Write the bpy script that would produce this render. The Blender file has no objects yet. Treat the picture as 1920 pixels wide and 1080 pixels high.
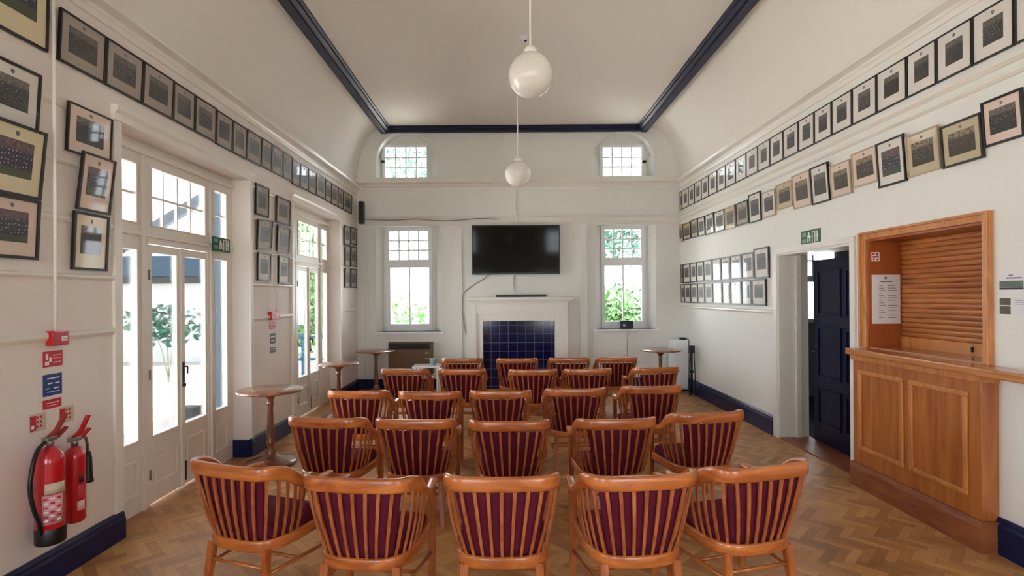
import bpy, bmesh, math, random
from mathutils import Vector, Matrix
random.seed(7)
S = bpy.context.scene
C = S.collection

# ---------------------------------------------------------------- camera, sky, exposure
FP = 1000.0            # focal length in pixels of the 1920 wide frame
VX, VY = 950.0, 555.0  # where the long axis of the room vanishes
ROLL = math.radians(0.4)
EYE = 1.66
cam_d = bpy.data.cameras.new('camera'); cam = bpy.data.objects.new('camera', cam_d); C.objects.link(cam)
cam_d.sensor_width = 36; cam_d.lens = FP/1920*36
cam_d.shift_x = (960-VX)/1920; cam_d.shift_y = (VY-540)/1920
cam_d.clip_start = .05; cam_d.clip_end = 200
cam.matrix_world = Matrix.Translation((0,0,EYE)) @ Matrix.Rotation(math.radians(90),4,'X') @ Matrix.Rotation(-ROLL,4,'Z')
S.camera = cam

W = bpy.data.worlds.new('sky'); S.world = W; W.use_nodes = True
bg = W.node_tree.nodes['Background']
bg.inputs[0].default_value = (.86,.94,1.0,1); bg.inputs[1].default_value = 5.0
S.view_settings.view_transform = 'Standard'; S.view_settings.look = 'None'
S.view_settings.gamma = 1; S.view_settings.use_curve_mapping = False
S.view_settings.exposure = 1.17
S.cycles.max_bounces = 10; S.cycles.diffuse_bounces = 6; S.cycles.transparent_max_bounces = 12
S.cycles.use_denoising = True
S.cycles.caustics_reflective = False; S.cycles.caustics_refractive = False
S.cycles.sample_clamp_indirect = 6

def portal(loc, size, direction):
    l = bpy.data.lights.new('daylight_portal','AREA'); l.shape='RECTANGLE'; l.size, l.size_y = size
    l.cycles.is_portal = True
    o = bpy.data.objects.new('daylight_portal', l); C.objects.link(o)
    o.location = loc; o.rotation_euler = Vector(direction).to_track_quat('-Z','Z').to_euler()
WL, WR, D, YB = -2.69, 3.137, 9.60, -2.4    # side walls, far wall, wall behind the camera
portal((-3.02,4.64,1.45),(2.0,2.9),(1,0,0)); portal((-3.02,7.66,1.45),(2.0,2.9),(1,0,0))
portal((-1.76,10.05,2.2),(1.2,1.9),(0,-1,0)); portal((2.15,10.05,2.2),(1.2,1.9),(0,-1,0))
portal((-1.76,10.05,4.1),(1.0,.8),(0,-1,0)); portal((2.15,10.05,4.1),(1.0,.8),(0,-1,0))
for bx_ in (-1.55,2.05): portal((bx_,YB-.32,1.5),(1.9,2.1),(0,1,0)); portal((bx_,YB-.32,3.85),(.9,1.0),(0,1,0))
sun_d = bpy.data.lights.new('sun','SUN'); sun_d.energy = 22; sun_d.angle = math.radians(1.5); sun_d.color=(1,.98,.95)
sun = bpy.data.objects.new('sun',sun_d); C.objects.link(sun)
sun.rotation_euler = Vector((-.42,-.12,-1)).to_track_quat('-Z','Z').to_euler()   # high over the roof from the right
portal((-3.02,.2,1.45),(2.2,2.9),(1,0,0))

# ---------------------------------------------------------------- helpers
def unroll(px,py):
    x,y = px-VX, py-VY; c,s = math.cos(ROLL), math.sin(ROLL)
    return (x*c - y*s)/FP, (y*c + x*s)/FP
def onL(px,py,X=WL):                     # point of a plane X=const seen at a pixel -> (Y,Z)
    a,b = unroll(px,py); Y = X/a; return Y, EYE-b*Y
def onR(px,py,X=WR): return onL(px,py,X)
def onF(px,py,Y=D):
    a,b = unroll(px,py); return a*Y, EYE-b*Y
def rgb(r,g,b):
    f = lambda c: (c/12.92 if c<=.04045 else ((c+.055)/1.055)**2.4)
    return (f(r/255),f(g/255),f(b/255),1)

class MB:
    def __init__(s): s.bm = bmesh.new(); s.mats=[]
    def box(s,x0,x1,y0,y1,z0,z1,bev=0,seg=2,M=None,mi=0):
        x0,x1=sorted((x0,x1)); y0,y1=sorted((y0,y1)); z0,z1=sorted((z0,z1))
        v=[s.bm.verts.new(p) for p in ((x0,y0,z0),(x1,y0,z0),(x1,y1,z0),(x0,y1,z0),(x0,y0,z1),(x1,y0,z1),(x1,y1,z1),(x0,y1,z1))]
        fs=[s.bm.faces.new([v[i] for i in q]) for q in ((0,3,2,1),(4,5,6,7),(0,1,5,4),(1,2,6,5),(2,3,7,6),(3,0,4,7))]
        for f in fs: f.material_index=mi
        if bev>0:
            es=list({e for f in fs for e in f.edges})
            r=bmesh.ops.bevel(s.bm,geom=es,offset=bev,segments=seg,affect='EDGES',profile=.6)
            vs=list({vv for f in r['faces'] for vv in f.verts}|{vv for vv in v if vv.is_valid})
            for f in r['faces']: f.material_index=mi
        else: vs=v
        if M is not None:
            for vv in vs: vv.co = M@vv.co
        return s
    def prism(s,pts,axis,a,b,smooth=False,mi=0):
        """closed polygon pts (2D) extruded along axis from a to b"""
        def P(p,t):
            if axis=='x': return (t,p[0],p[1])
            if axis=='y': return (p[0],t,p[1])
            return (p[0],p[1],t)
        A=[s.bm.verts.new(P(p,a)) for p in pts]; B=[s.bm.verts.new(P(p,b)) for p in pts]
        n=len(pts); fs=[]
        for i in range(n): fs.append(s.bm.faces.new((A[i],A[(i+1)%n],B[(i+1)%n],B[i])))
        for f in fs: f.smooth=smooth
        fs+= [s.bm.faces.new(A[::-1]), s.bm.faces.new(B)]
        for f in fs: f.material_index=mi
        return s
    def lathe(s,prof,seg=28,at=(0,0,0),M=None,mi=0):
        """profile (r,z) revolved about z"""
        rings=[]
        for r,z in prof:
            if r<1e-6: rings.append([s.bm.verts.new((at[0],at[1],at[2]+z))])
            else: rings.append([s.bm.verts.new((at[0]+r*math.cos(2*math.pi*k/seg),at[1]+r*math.sin(2*math.pi*k/seg),at[2]+z)) for k in range(seg)])
        for a,b in zip(rings,rings[1:]):
            for k in range(seg):
                k2=(k+1)%seg
                if len(a)==1 and len(b)==1: continue
                if len(a)==1: f=s.bm.faces.new((a[0],b[k2],b[k]))
                elif len(b)==1: f=s.bm.faces.new((a[k],a[k2],b[0]))
                else: f=s.bm.faces.new((a[k],a[k2],b[k2],b[k]))
                f.smooth=True; f.material_index=mi
        if M is not None:
            for r in rings:
                for v in r: v.co=M@v.co
        return s
    def tube(s,pts,r,seg=8,smooth=True,mi=0):
        pts=[Vector(p) for p in pts]; rr = r if isinstance(r,(list,tuple)) else [r]*len(pts)
        rings=[]; up=None
        for i,p in enumerate(pts):
            t=(pts[min(i+1,len(pts)-1)]-pts[max(i-1,0)]).normalized()
            if up is None: up = Vector((0,0,1)) if abs(t.z)<.9 else Vector((1,0,0))
            a=t.cross(up); 
            if a.length<1e-5: a=t.orthogonal()
            a.normalize(); b=a.cross(t).normalized(); up=b
            rings.append([s.bm.verts.new(p+rr[i]*(a*math.cos(2*math.pi*k/seg)+b*math.sin(2*math.pi*k/seg))) for k in range(seg)])
        for A,B in zip(rings,rings[1:]):
            for k in range(seg):
                f=s.bm.faces.new((A[k],A[(k+1)%seg],B[(k+1)%seg],B[k])); f.smooth=smooth; f.material_index=mi
        s.bm.faces.new(rings[0][::-1]); s.bm.faces.new(rings[-1])
        return s
    def rings(s,rings,smooth=True,caps=True,mi=0):
        R=[[s.bm.verts.new(p) for p in r] for r in rings]; n=len(R[0])
        for A,B in zip(R,R[1:]):
            for k in range(n):
                f=s.bm.faces.new((A[k],A[(k+1)%n],B[(k+1)%n],B[k])); f.smooth=smooth; f.material_index=mi
        if caps: s.bm.faces.new(R[0][::-1]); s.bm.faces.new(R[-1])
        return s
    def build(s,name,mat,parent=None,**tags):
        bmesh.ops.recalc_face_normals(s.bm,faces=s.bm.faces)
        me=bpy.data.meshes.new(name); s.bm.to_mesh(me); s.bm.free()
        for m in (mat if isinstance(mat,(list,tuple)) else [mat]): me.materials.append(m)
        o=bpy.data.objects.new(name,me); C.objects.link(o)
        if parent: o.parent=parent
        for k,v in tags.items(): o[k]=v
        return o
def tag(o,label,cat,group=None):
    o['label']=label; o['category']=cat
    if group: o['group']=group
    return o
def empty(name,loc=(0,0,0),rz=0,label=None,cat=None,group=None):
    o=bpy.data.objects.new(name,None); C.objects.link(o); o.location=loc; o.rotation_euler=(0,0,rz); o.empty_display_size=.1
    if label: tag(o,label,cat,group)
    return o
def struct(mb,name,mat): return mb.build(name,mat,kind='structure')

# ---------------------------------------------------------------- materials
def new_mat(name):
    m=bpy.data.materials.new(name); m.use_nodes=True
    nt=m.node_tree; return m,nt,nt.nodes['Principled BSDF']
def N(nt,t,**kw):
    n=nt.nodes.new(t)
    for k,v in kw.items(): setattr(n,k,v)
    return n
def L(nt,a,b): nt.links.new(a,b)
def plain(name,col,rough=.5,metal=0,coat=0,spec=.5,bump=0,bscale=60,var=0,vscale=4):
    m,nt,p=new_mat(name)
    p.inputs['Base Color'].default_value=col; p.inputs['Roughness'].default_value=rough
    p.inputs['Metallic'].default_value=metal; p.inputs['Coat Weight'].default_value=coat
    p.inputs['Coat Roughness'].default_value=.05; p.inputs['Specular IOR Level'].default_value=spec
    tc=N(nt,'ShaderNodeTexCoord')
    if var:
        no=N(nt,'ShaderNodeTexNoise'); no.inputs['Scale'].default_value=vscale; no.inputs['Detail'].default_value=4
        L(nt,tc.outputs['Object'],no.inputs['Vector'])
        mx=N(nt,'ShaderNodeMix',data_type='RGBA'); mx.inputs['A'].default_value=tuple(c*(1-var) for c in col[:3])+(1,)
        mx.inputs['B'].default_value=tuple(min(1,c*(1+var)) for c in col[:3])+(1,)
        L(nt,no.outputs['Fac'],mx.inputs['Factor']); L(nt,mx.outputs['Result'],p.inputs['Base Color'])
    if bump:
        n2=N(nt,'ShaderNodeTexNoise'); n2.inputs['Scale'].default_value=bscale; n2.inputs['Detail'].default_value=5
        L(nt,tc.outputs['Object'],n2.inputs['Vector'])
        b=N(nt,'ShaderNodeBump'); b.inputs['Strength'].default_value=bump; b.inputs['Distance'].default_value=.01
        L(nt,n2.outputs['Fac'],b.inputs['Height']); L(nt,b.outputs['Normal'],p.inputs['Normal'])
    return m
def wood(name,c1,c2,rough=.35,scale=(18,18,1.6),coat=.3,dist=1.5):
    m,nt,p=new_mat(name)
    tc=N(nt,'ShaderNodeTexCoord'); mp=N(nt,'ShaderNodeMapping'); mp.inputs['Scale'].default_value=scale
    oi=N(nt,'ShaderNodeObjectInfo'); ad=N(nt,'ShaderNodeVectorMath',operation='ADD')
    ml=N(nt,'ShaderNodeMath',operation='MULTIPLY'); ml.inputs[1].default_value=37
    L(nt,oi.outputs['Random'],ml.inputs[0]); L(nt,tc.outputs['Object'],ad.inputs[0]); L(nt,ml.outputs[0],ad.inputs[1])
    L(nt,ad.outputs[0],mp.inputs['Vector'])
    no=N(nt,'ShaderNodeTexNoise'); no.inputs['Scale'].default_value=1; no.inputs['Detail'].default_value=6; no.inputs['Distortion'].default_value=dist
    L(nt,mp.outputs[0],no.inputs['Vector'])
    cr=N(nt,'ShaderNodeValToRGB'); cr.color_ramp.elements[0].position=.32; cr.color_ramp.elements[1].position=.7
    cr.color_ramp.elements[0].color=c1; cr.color_ramp.elements[1].color=c2
    L(nt,no.outputs['Fac'],cr.inputs[0]); L(nt,cr.outputs[0],p.inputs['Base Color'])
    p.inputs['Roughness'].default_value=rough; p.inputs['Coat Weight'].default_value=coat; p.inputs['Coat Roughness'].default_value=.2
    b=N(nt,'ShaderNodeBump'); b.inputs['Strength'].default_value=.08; b.inputs['Distance'].default_value=.004
    L(nt,no.outputs['Fac'],b.inputs['Height']); L(nt,b.outputs['Normal'],p.inputs['Normal'])
    return m
def glass_mat(name,tint=(1,1,1,1),refl=.9):
    m,nt,p=new_mat(name); nt.nodes.remove(p); out=nt.nodes['Material Output']
    t=N(nt,'ShaderNodeBsdfTransparent'); t.inputs[0].default_value=tint
    g=N(nt,'ShaderNodeBsdfGlossy'); g.inputs['Roughness'].default_value=.02
    fr=N(nt,'ShaderNodeFresnel'); fr.inputs[0].default_value=1.45
    mu=N(nt,'ShaderNodeMath',operation='MULTIPLY'); mu.inputs[1].default_value=refl
    mx=N(nt,'ShaderNodeMixShader'); L(nt,fr.outputs[0],mu.inputs[0]); L(nt,mu.outputs[0],mx.inputs[0])
    L(nt,t.outputs[0],mx.inputs[1]); L(nt,g.outputs[0],mx.inputs[2]); L(nt,mx.outputs[0],out.inputs[0])
    return m

def floor_mat():
    m,nt,p=new_mat('herringbone_parquet')
    tc=N(nt,'ShaderNodeTexCoord'); mp=N(nt,'ShaderNodeMapping')
    w=.058; n=4
    mp.inputs['Rotation'].default_value=(0,0,math.radians(45)); mp.inputs['Scale'].default_value=(1/w,1/w,1)
    L(nt,tc.outputs['Object'],mp.inputs[0])
    sp=N(nt,'ShaderNodeSeparateXYZ'); L(nt,mp.outputs[0],sp.inputs[0])
    def M(op,a,b=None,c=None):
        q=N(nt,'ShaderNodeMath',operation=op)
        for i,v in enumerate((a,b,c)):
            if v is None: continue
            if isinstance(v,(int,float)): q.inputs[i].default_value=v
            else: L(nt,v,q.inputs[i])
        return q.outputs[0]
    x,y=sp.outputs[0],sp.outputs[1]
    i=M('FLOOR',x); j=M('FLOOR',y); fx=M('SUBTRACT',x,i); fy=M('SUBTRACT',y,j)
    k=M('FLOORED_MODULO',M('SUBTRACT',i,j),2*n)
    hor=M('LESS_THAN',k,n-.5)
    k2=M('SUBTRACT',k,n)
    idx=M('SUBTRACT',i,M('MULTIPLY',k,hor)); inv=M('SUBTRACT',1,hor)
    idy=M('ADD',j,M('MULTIPLY',k2,inv))
    # local coordinates in the block: u along, v across
    uh=M('DIVIDE',M('ADD',k,fx),n); uv=M('DIVIDE',M('ADD',M('SUBTRACT',n-1,k2),fy),n)
    u=M('ADD',M('MULTIPLY',uh,hor),M('MULTIPLY',uv,inv)); v=M('ADD',M('MULTIPLY',fy,hor),M('MULTIPLY',fx,inv))
    ev=M('MINIMUM',v,M('SUBTRACT',1,v)); eu=M('MULTIPLY',M('MINIMUM',u,M('SUBTRACT',1,u)),n)
    edge=M('LESS_THAN',M('MINIMUM',ev,eu),.025)
    cv=N(nt,'ShaderNodeCombineXYZ'); L(nt,idx,cv.inputs[0]); L(nt,idy,cv.inputs[1]); L(nt,hor,cv.inputs[2])
    wn=N(nt,'ShaderNodeTexWhiteNoise',noise_dimensions='3D'); L(nt,cv.outputs[0],wn.inputs[0])
    # grain stretched along each block
    gc=N(nt,'ShaderNodeCombineXYZ'); L(nt,M('MULTIPLY',u,3),gc.inputs[0]); L(nt,M('MULTIPLY',v,9),gc.inputs[1]); L(nt,M('MULTIPLY',wn.outputs['Value'],50),gc.inputs[2])
    gn=N(nt,'ShaderNodeTexNoise'); gn.inputs['Scale'].default_value=1.2; gn.inputs['Detail'].default_value=4; L(nt,gc.outputs[0],gn.inputs['Vector'])
    big=N(nt,'ShaderNodeTexNoise'); big.inputs['Scale'].default_value=1.1; big.inputs['Detail'].default_value=5; L(nt,tc.outputs['Object'],big.inputs['Vector'])
    f=M('ADD',M('MULTIPLY',wn.outputs['Value'],.34),M('ADD',M('MULTIPLY',gn.outputs['Fac'],.35),M('MULTIPLY',big.outputs['Fac'],.53)))
    cr=N(nt,'ShaderNodeValToRGB'); e=cr.color_ramp.elements
    e[0].position=.3; e[0].color=rgb(130,86,46); e[1].position=.95; e[1].color=rgb(214,168,110)
    q=e.new(.6); q.color=rgb(184,132,80)
    L(nt,f,cr.inputs[0])
    mx=N(nt,'ShaderNodeMix',data_type='RGBA'); mx.inputs['B'].default_value=rgb(60,38,24)
    L(nt,M('MULTIPLY',edge,.4),mx.inputs['Factor']); L(nt,cr.outputs[0],mx.inputs['A']); L(nt,mx.outputs['Result'],p.inputs['Base Color'])
    rr=M('ADD',.28,M('MULTIPLY',big.outputs['Fac'],.3)); L(nt,rr,p.inputs['Roughness'])
    b=N(nt,'ShaderNodeBump'); b.inputs['Strength'].default_value=.25; b.inputs['Distance'].default_value=.002
    L(nt,M('SUBTRACT',M('MULTIPLY',wn.outputs['Value'],.4),edge),b.inputs['Height']); L(nt,b.outputs['Normal'],p.inputs['Normal'])
    return m

def photo_mat(name,dark,mid,light,ground,sky,heads=13,coat=.6):
    """an old team photograph: building on top, rows of people, grass at the bottom"""
    m,nt,p=new_mat(name)
    tc=N(nt,'ShaderNodeTexCoord'); sp=N(nt,'ShaderNodeSeparateXYZ'); L(nt,tc.outputs['Generated'],sp.inputs[0])
    oi=N(nt,'ShaderNodeObjectInfo')
    ad=N(nt,'ShaderNodeVectorMath',operation='MULTIPLY_ADD'); ad.inputs[1].default_value=(heads,.01,heads*.75)
    cb=N(nt,'ShaderNodeCombineXYZ'); ml=N(nt,'ShaderNodeMath',operation='MULTIPLY'); ml.inputs[1].default_value=91
    L(nt,oi.outputs['Random'],ml.inputs[0]); L(nt,ml.outputs[0],cb.inputs[1])
    L(nt,tc.outputs['Generated'],ad.inputs[0]); L(nt,cb.outputs[0],ad.inputs[2])
    vo=N(nt,'ShaderNodeTexVoronoi'); vo.inputs['Scale'].default_value=1; vo.inputs['Randomness'].default_value=.45; L(nt,ad.outputs[0],vo.inputs['Vector'])
    cr=N(nt,'ShaderNodeValToRGB'); e=cr.color_ramp.elements
    e[0].position=.16; e[0].color=light; e[1].position=.30; e[1].color=dark; q=e.new(.75); q.color=mid
    L(nt,vo.outputs['Distance'],cr.inputs[0])
    no=N(nt,'ShaderNodeTexNoise'); no.inputs['Scale'].default_value=1.2; no.inputs['Detail'].default_value=3; L(nt,ad.outputs[0],no.inputs['Vector'])
    c2=N(nt,'ShaderNodeValToRGB'); c2.color_ramp.elements[0].position=.35; c2.color_ramp.elements[1].position=.6
    c2.color_ramp.elements[0].color=mid; c2.color_ramp.elements[1].color=sky; L(nt,no.outputs['Fac'],c2.inputs[0])
    def step(th,w):
        r=N(nt,'ShaderNodeMapRange'); r.inputs['From Min'].default_value=th-w; r.inputs['From Max'].default_value=th+w
        L(nt,sp.outputs[2],r.inputs['Value']); return r.outputs[0]
    m1=N(nt,'ShaderNodeMix',data_type='RGBA'); L(nt,step(.22,.03),m1.inputs['Factor']); m1.inputs['A'].default_value=ground; L(nt,cr.outputs[0],m1.inputs['B'])
    m2=N(nt,'ShaderNodeMix',data_type='RGBA'); L(nt,step(.74,.05),m2.inputs['Factor']); L(nt,m1.outputs['Result'],m2.inputs['A']); L(nt,c2.outputs[0],m2.inputs['B'])
    L(nt,m2.outputs['Result'],p.inputs['Base Color'])
    p.inputs['Roughness'].default_value=.5; p.inputs['Coat Weight'].default_value=coat; p.inputs['Coat Roughness'].default_value=.03
    return m

wall_m  = plain('cool_white_wall_paint',rgb(230,230,225),.6,bump=.05,bscale=30)
warm_lit_m  = plain('warm_light_tinted_wall_paint',rgb(234,226,219),.6,bump=.05,bscale=30)  # white wall paint with the left wall's warm light mixed into its colour
ceil_m  = plain('ceiling_paint',rgb(236,231,222),.75)
trim_m  = plain('white_gloss_trim',rgb(232,228,220),.35)
frame_m = plain('white_joinery_paint',rgb(230,224,216),.35)
win_m   = plain('white_window_paint',rgb(238,240,242),.35)
navy_m  = plain('navy_gloss_paint',rgb(12,26,68),.32,spec=.35,var=.15)
beam_m  = plain('navy_beam_paint',rgb(14,22,56),.5)
navyd_m = plain('dark_navy_door_paint',rgb(6,14,46),.35,spec=.3)
floor_m = floor_mat()
pane_m  = glass_mat('window_glass')
chair_m = wood('honey_chair_wood',rgb(158,78,32),rgb(208,122,58),.28,(3,3,16),.5)
leg_m   = wood('honey_leg_wood',rgb(152,74,34),rgb(196,114,58),.3,(16,16,2.5),.5)
slat_m  = wood('chair_slat_wood',rgb(146,72,36),rgb(196,114,64),.35,(30,30,3),.3)
fabric_m= plain('burgundy_fabric',rgb(98,25,44),.85,var=.25,vscale=25,bump=.2,bscale=400,spec=.2)
oak_m   = wood('golden_oak_veneer',rgb(150,82,34),rgb(186,114,56),.35,(9,9,1.1),.35)
oakd_m  = wood('dark_oak_skirting',rgb(120,66,38),rgb(158,92,56),.45,(2,2,12),.2)
mould_m = wood('light_oak_moulding',rgb(176,106,50),rgb(206,138,76),.35,(12,12,2),.3)
reveal_m= wood('orange_oak_reveal',rgb(150,72,26),rgb(172,90,38),.4,(6,6,1),.3)
shut_m  = wood('oak_shutter_slats',rgb(158,90,42),rgb(198,126,66),.3,(1.5,1.5,9),.5)
counter_m=wood('counter_oak',rgb(168,100,48),rgb(200,134,76),.25,(10,1.4,10),.6)
table_m = wood('brown_table_wood',rgb(120,70,46),rgb(168,112,80),.25,(8,2,8),.6)
tabled_m= wood('dark_table_leg_wood',rgb(92,50,34),rgb(138,84,60),.3,(12,12,3),.5)
black_m = plain('black_plastic',rgb(16,16,18),.4)
screen_m= plain('tv_screen',rgb(8,7,10),.08,spec=.3)
steel_m = plain('worn_steel',rgb(150,146,140),.35,metal=.9)
iron_m  = plain('dark_iron',rgb(40,38,38),.5,metal=.4)
red_m   = plain('extinguisher_red',rgb(192,20,36),.25,coat=.5)
redp_m  = plain('red_sign_print',rgb(190,36,48),.45)
bluep_m = plain('blue_sign_print',rgb(32,62,128),.45)
greenp_m= plain('green_sign_print',rgb(22,92,62),.4)
whitep_m= plain('white_print',rgb(236,234,230),.5)
paper_m = plain('white_paper',rgb(228,226,232),.7)
ink_m   = plain('grey_ink',rgb(120,118,130),.7)
creamp_m= plain('cream_sign_plastic',rgb(206,190,168),.5)
opal_m  = plain('opal_globe_glass',rgb(240,236,228),.25,coat=.3)
pipe_m  = plain('white_conduit',rgb(250,247,242),.4)
bframe_m= plain('black_picture_frame',rgb(26,20,18),.4,var=.2)
lframe_m= plain('pale_picture_frame',rgb(176,160,138),.45,var=.1)
brown_m = plain('brown_heater_case',rgb(112,82,52),.5,var=.1)
tile_m=None
def tile_mat():
    m,nt,p=new_mat('navy_glazed_tiles')
    tc=N(nt,'ShaderNodeTexCoord'); mp=N(nt,'ShaderNodeMapping'); mp.inputs['Rotation'].default_value=(math.radians(90),0,0)
    mp.inputs['Location'].default_value=(.02,.045,0)
    L(nt,tc.outputs['Object'],mp.inputs[0])
    b=N(nt,'ShaderNodeTexBrick'); b.offset=0; b.inputs['Scale'].default_value=1
    b.inputs['Brick Width'].default_value=.156; b.inputs['Row Height'].default_value=.156; b.inputs['Mortar Size'].default_value=.006
    b.inputs['Color1'].default_value=rgb(10,14,52); b.inputs['Color2'].default_value=rgb(16,20,66); b.inputs['Mortar'].default_value=rgb(92,98,140)
    L(nt,mp.outputs[0],b.inputs['Vector']); L(nt,b.outputs['Color'],p.inputs['Base Color'])
    p.inputs['Roughness'].default_value=.12; return m
tile_m=tile_mat()
mounts={'grey':plain('grey_mount_card',rgb(168,158,148),.6,coat=.35),
        'white':plain('white_mount_card',rgb(222,218,212),.6,coat=.35),
        'cream':plain('cream_mount_card',rgb(222,210,176),.6,coat=.35),
        'pink':plain('pinkish_mount_card',rgb(222,200,186),.6,coat=.35),
        'tan':plain('tan_mount_card',rgb(196,180,150),.6,coat=.35)}
photos={'grey':photo_mat('grey_team_print',rgb(26,24,28),rgb(74,71,70),rgb(156,152,150),rgb(62,60,58),rgb(108,104,98)),
        'dark':photo_mat('dark_team_print',rgb(22,18,20),rgb(62,56,54),rgb(140,134,130),rgb(50,46,42),rgb(120,116,108)),
        'sepia':photo_mat('sepia_team_print',rgb(24,20,18),rgb(78,66,54),rgb(150,136,118),rgb(58,52,38),rgb(150,136,112)),
        'colour':photo_mat('colour_team_print',rgb(18,20,42),rgb(58,56,74),rgb(160,144,140),rgb(64,76,46),rgb(118,86,78),heads=10)}
trunk_m=plain('grey_green_bark',rgb(150,156,130),.8,var=.2)
leaf_mats=[plain('leaf_light',rgb(120,168,96),.6,var=.35,vscale=3),plain('leaf_dark',rgb(52,96,36),.6,var=.35,vscale=3),plain('leaf_blue',rgb(44,92,74),.6,var=.3,vscale=3)]

# ---------------------------------------------------------------- wall builder
def wall_cells(mb,axis,p0,p1,u0,u1,z0,z1,holes):
    """slab between p0 and p1 on the given axis, spanning u and z, with rectangular holes (ua,ub,za,zb)"""
    us=sorted({u0,u1}|{h[0] for h in holes}|{h[1] for h in holes}); zs=sorted({z0,z1}|{h[2] for h in holes}|{h[3] for h in holes})
    for a,b in zip(us,us[1:]):
        for c,d in zip(zs,zs[1:]):
            mu,mz=(a+b)/2,(c+d)/2
            if any(h[0]<mu<h[1] and h[2]<mz<h[3] for h in holes): continue
            if axis=='x': mb.box(p0,p1,a,b,c,d)
            else: mb.box(a,b,p0,p1,c,d)

ZC_L, ZC_R, ZF = 3.60, 3.68, 4.70
XBL, XBR = -2.19, 2.49          # edges of the flat ceiling

# floor -----------------------------------------------------------
mb=MB(); mb.box(WL,WR,YB,D,-.12,0); [mb.box(WL-.215,WL,a,b,-.12,0) for a,b in ((-.7,1.1),(3.71,5.567),(6.73,8.59))]; mb.box(WR,WR+.34,onR(1597,640)[0],onR(1459,640)[0],-.12,0); fl=struct(mb,'floor',floor_m)

# left wall with its two french door openings (and one more beside the camera)
OP=[(3.71,5.567),(6.73,8.59)]
HEAD=2.885
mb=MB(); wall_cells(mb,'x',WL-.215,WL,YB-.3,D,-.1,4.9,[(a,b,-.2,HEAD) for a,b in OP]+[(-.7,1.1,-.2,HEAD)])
struct(mb,'wall_left',warm_lit_m)
# right wall: doorway and serving hatch
DR0=onR(1597,640)[0]; DR1=onR(1459,640)[0]; DRZ=2.12
HY0=onR(1852,550)[0]; HY1=onR(1628,550)[0]; HZ0,HZ1=1.19,2.13
mb=MB(); wall_cells(mb,'x',WR,WR+.34,YB-.3,D,-.1,4.9,[(DR0,DR1,-.2,DRZ),(HY0,HY1,HZ0,HZ1)])
struct(mb,'wall_right',wall_m)
# wall behind the camera with three tall windows
bw=[(-2.45,-.65,.5,2.5),(1.15,2.95,.5,2.5),(-2.0,-1.25,3.4,4.3),(1.62,2.3,3.4,4.3)]
mb=MB(); wall_cells(mb,'y',YB-.3,YB,WL,WR,-.1,4.9,bw); struct(mb,'wall_back',wall_m)

# far wall with niches --------------------------------------------
def X_(px,Y=D): return onF(px,450,Y)[0]
def Z_(py,px=950,Y=D): return onF(px,py,Y)[1]
nichesL=[]   # (x0,x1,z0,z1) lower niches ; upper niches arched
LN=(X_(705),X_(826),Z_(622,765),Z_(424,765)); RN=(X_(1117),X_(1229),Z_(617,1170),Z_(421,1170))
UL=(X_(706),X_(820),Z_(335,760),Z_(246,760)); UR=(X_(1112),X_(1228),Z_(332,1170),Z_(246,1170))
ND=.24
mb=MB(); wall_cells(mb,'y',D,D+ND,WL-.3,WR+.3,-.1,4.9,[LN,RN,UL,UR])
for (x0,x1,z0,z1) in (UL,UR):        # arched heads
    hw=(x1-x0)/2; cx=(x0+x1)/2; zs=z0+.26; rise=z1-zs; n=14
    arc=[(cx-hw*math.cos(math.pi*i/(2*n)),zs+rise*math.sin(math.pi*i/(2*n))**.9) for i in range(n+1)]
    for a,b in zip(arc,arc[1:]):
        mb.prism([(a[0],a[1]),(b[0],b[1]),(b[0],z1+.001),(a[0],z1+.001)],'y',D,D+ND)
        mb.prism([(2*cx-a[0],a[1]),(2*cx-b[0],b[1]),(2*cx-b[0],z1+.001),(2*cx-a[0],z1+.001)],'y',D,D+ND)
YW=D+ND-.02        # window plane
# splayed reveals
for (x0,x1,z0,z1),(a0,a1) in ((LN,(X_(719),X_(815))),(RN,(X_(1128),X_(1214))),(UL,(X_(716),X_(808))),(UR,(X_(1124),X_(1214)))):
    zt=z1 if z1<3.3 else z0+.40
    k=YW/D; a0*=k; a1*=k
    mb.prism([(x0,D),(x0,D+ND),(a0,D+ND)],'z',z0,zt); mb.prism([(x1,D),(x1,D+ND),(a1,D+ND)],'z',z0,zt)
struct(mb,'wall_far',wall_m)
# outer skin of the far wall, holding the window openings
def W4(x0,x1,y0,y1,cx):    # pixel rectangle on the window plane
    return (X_(x0,YW),X_(x1,YW),Z_(y1,cx,YW),Z_(y0,cx,YW))
gLL=W4(724,810,424,622,765); gRL=W4(1127,1208,421,617,1170)
gLU=W4(719,804,272,334,760); gRU=W4(1126,1208,272,331,1170)
mb=MB(); wall_cells(mb,'y',D+ND,D+ND+.08,WL-.3,WR+.3,-.1,4.9,[gLL,gRL,gLU,gRU]); struct(mb,'wall_far_outer',wall_m)

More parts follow.
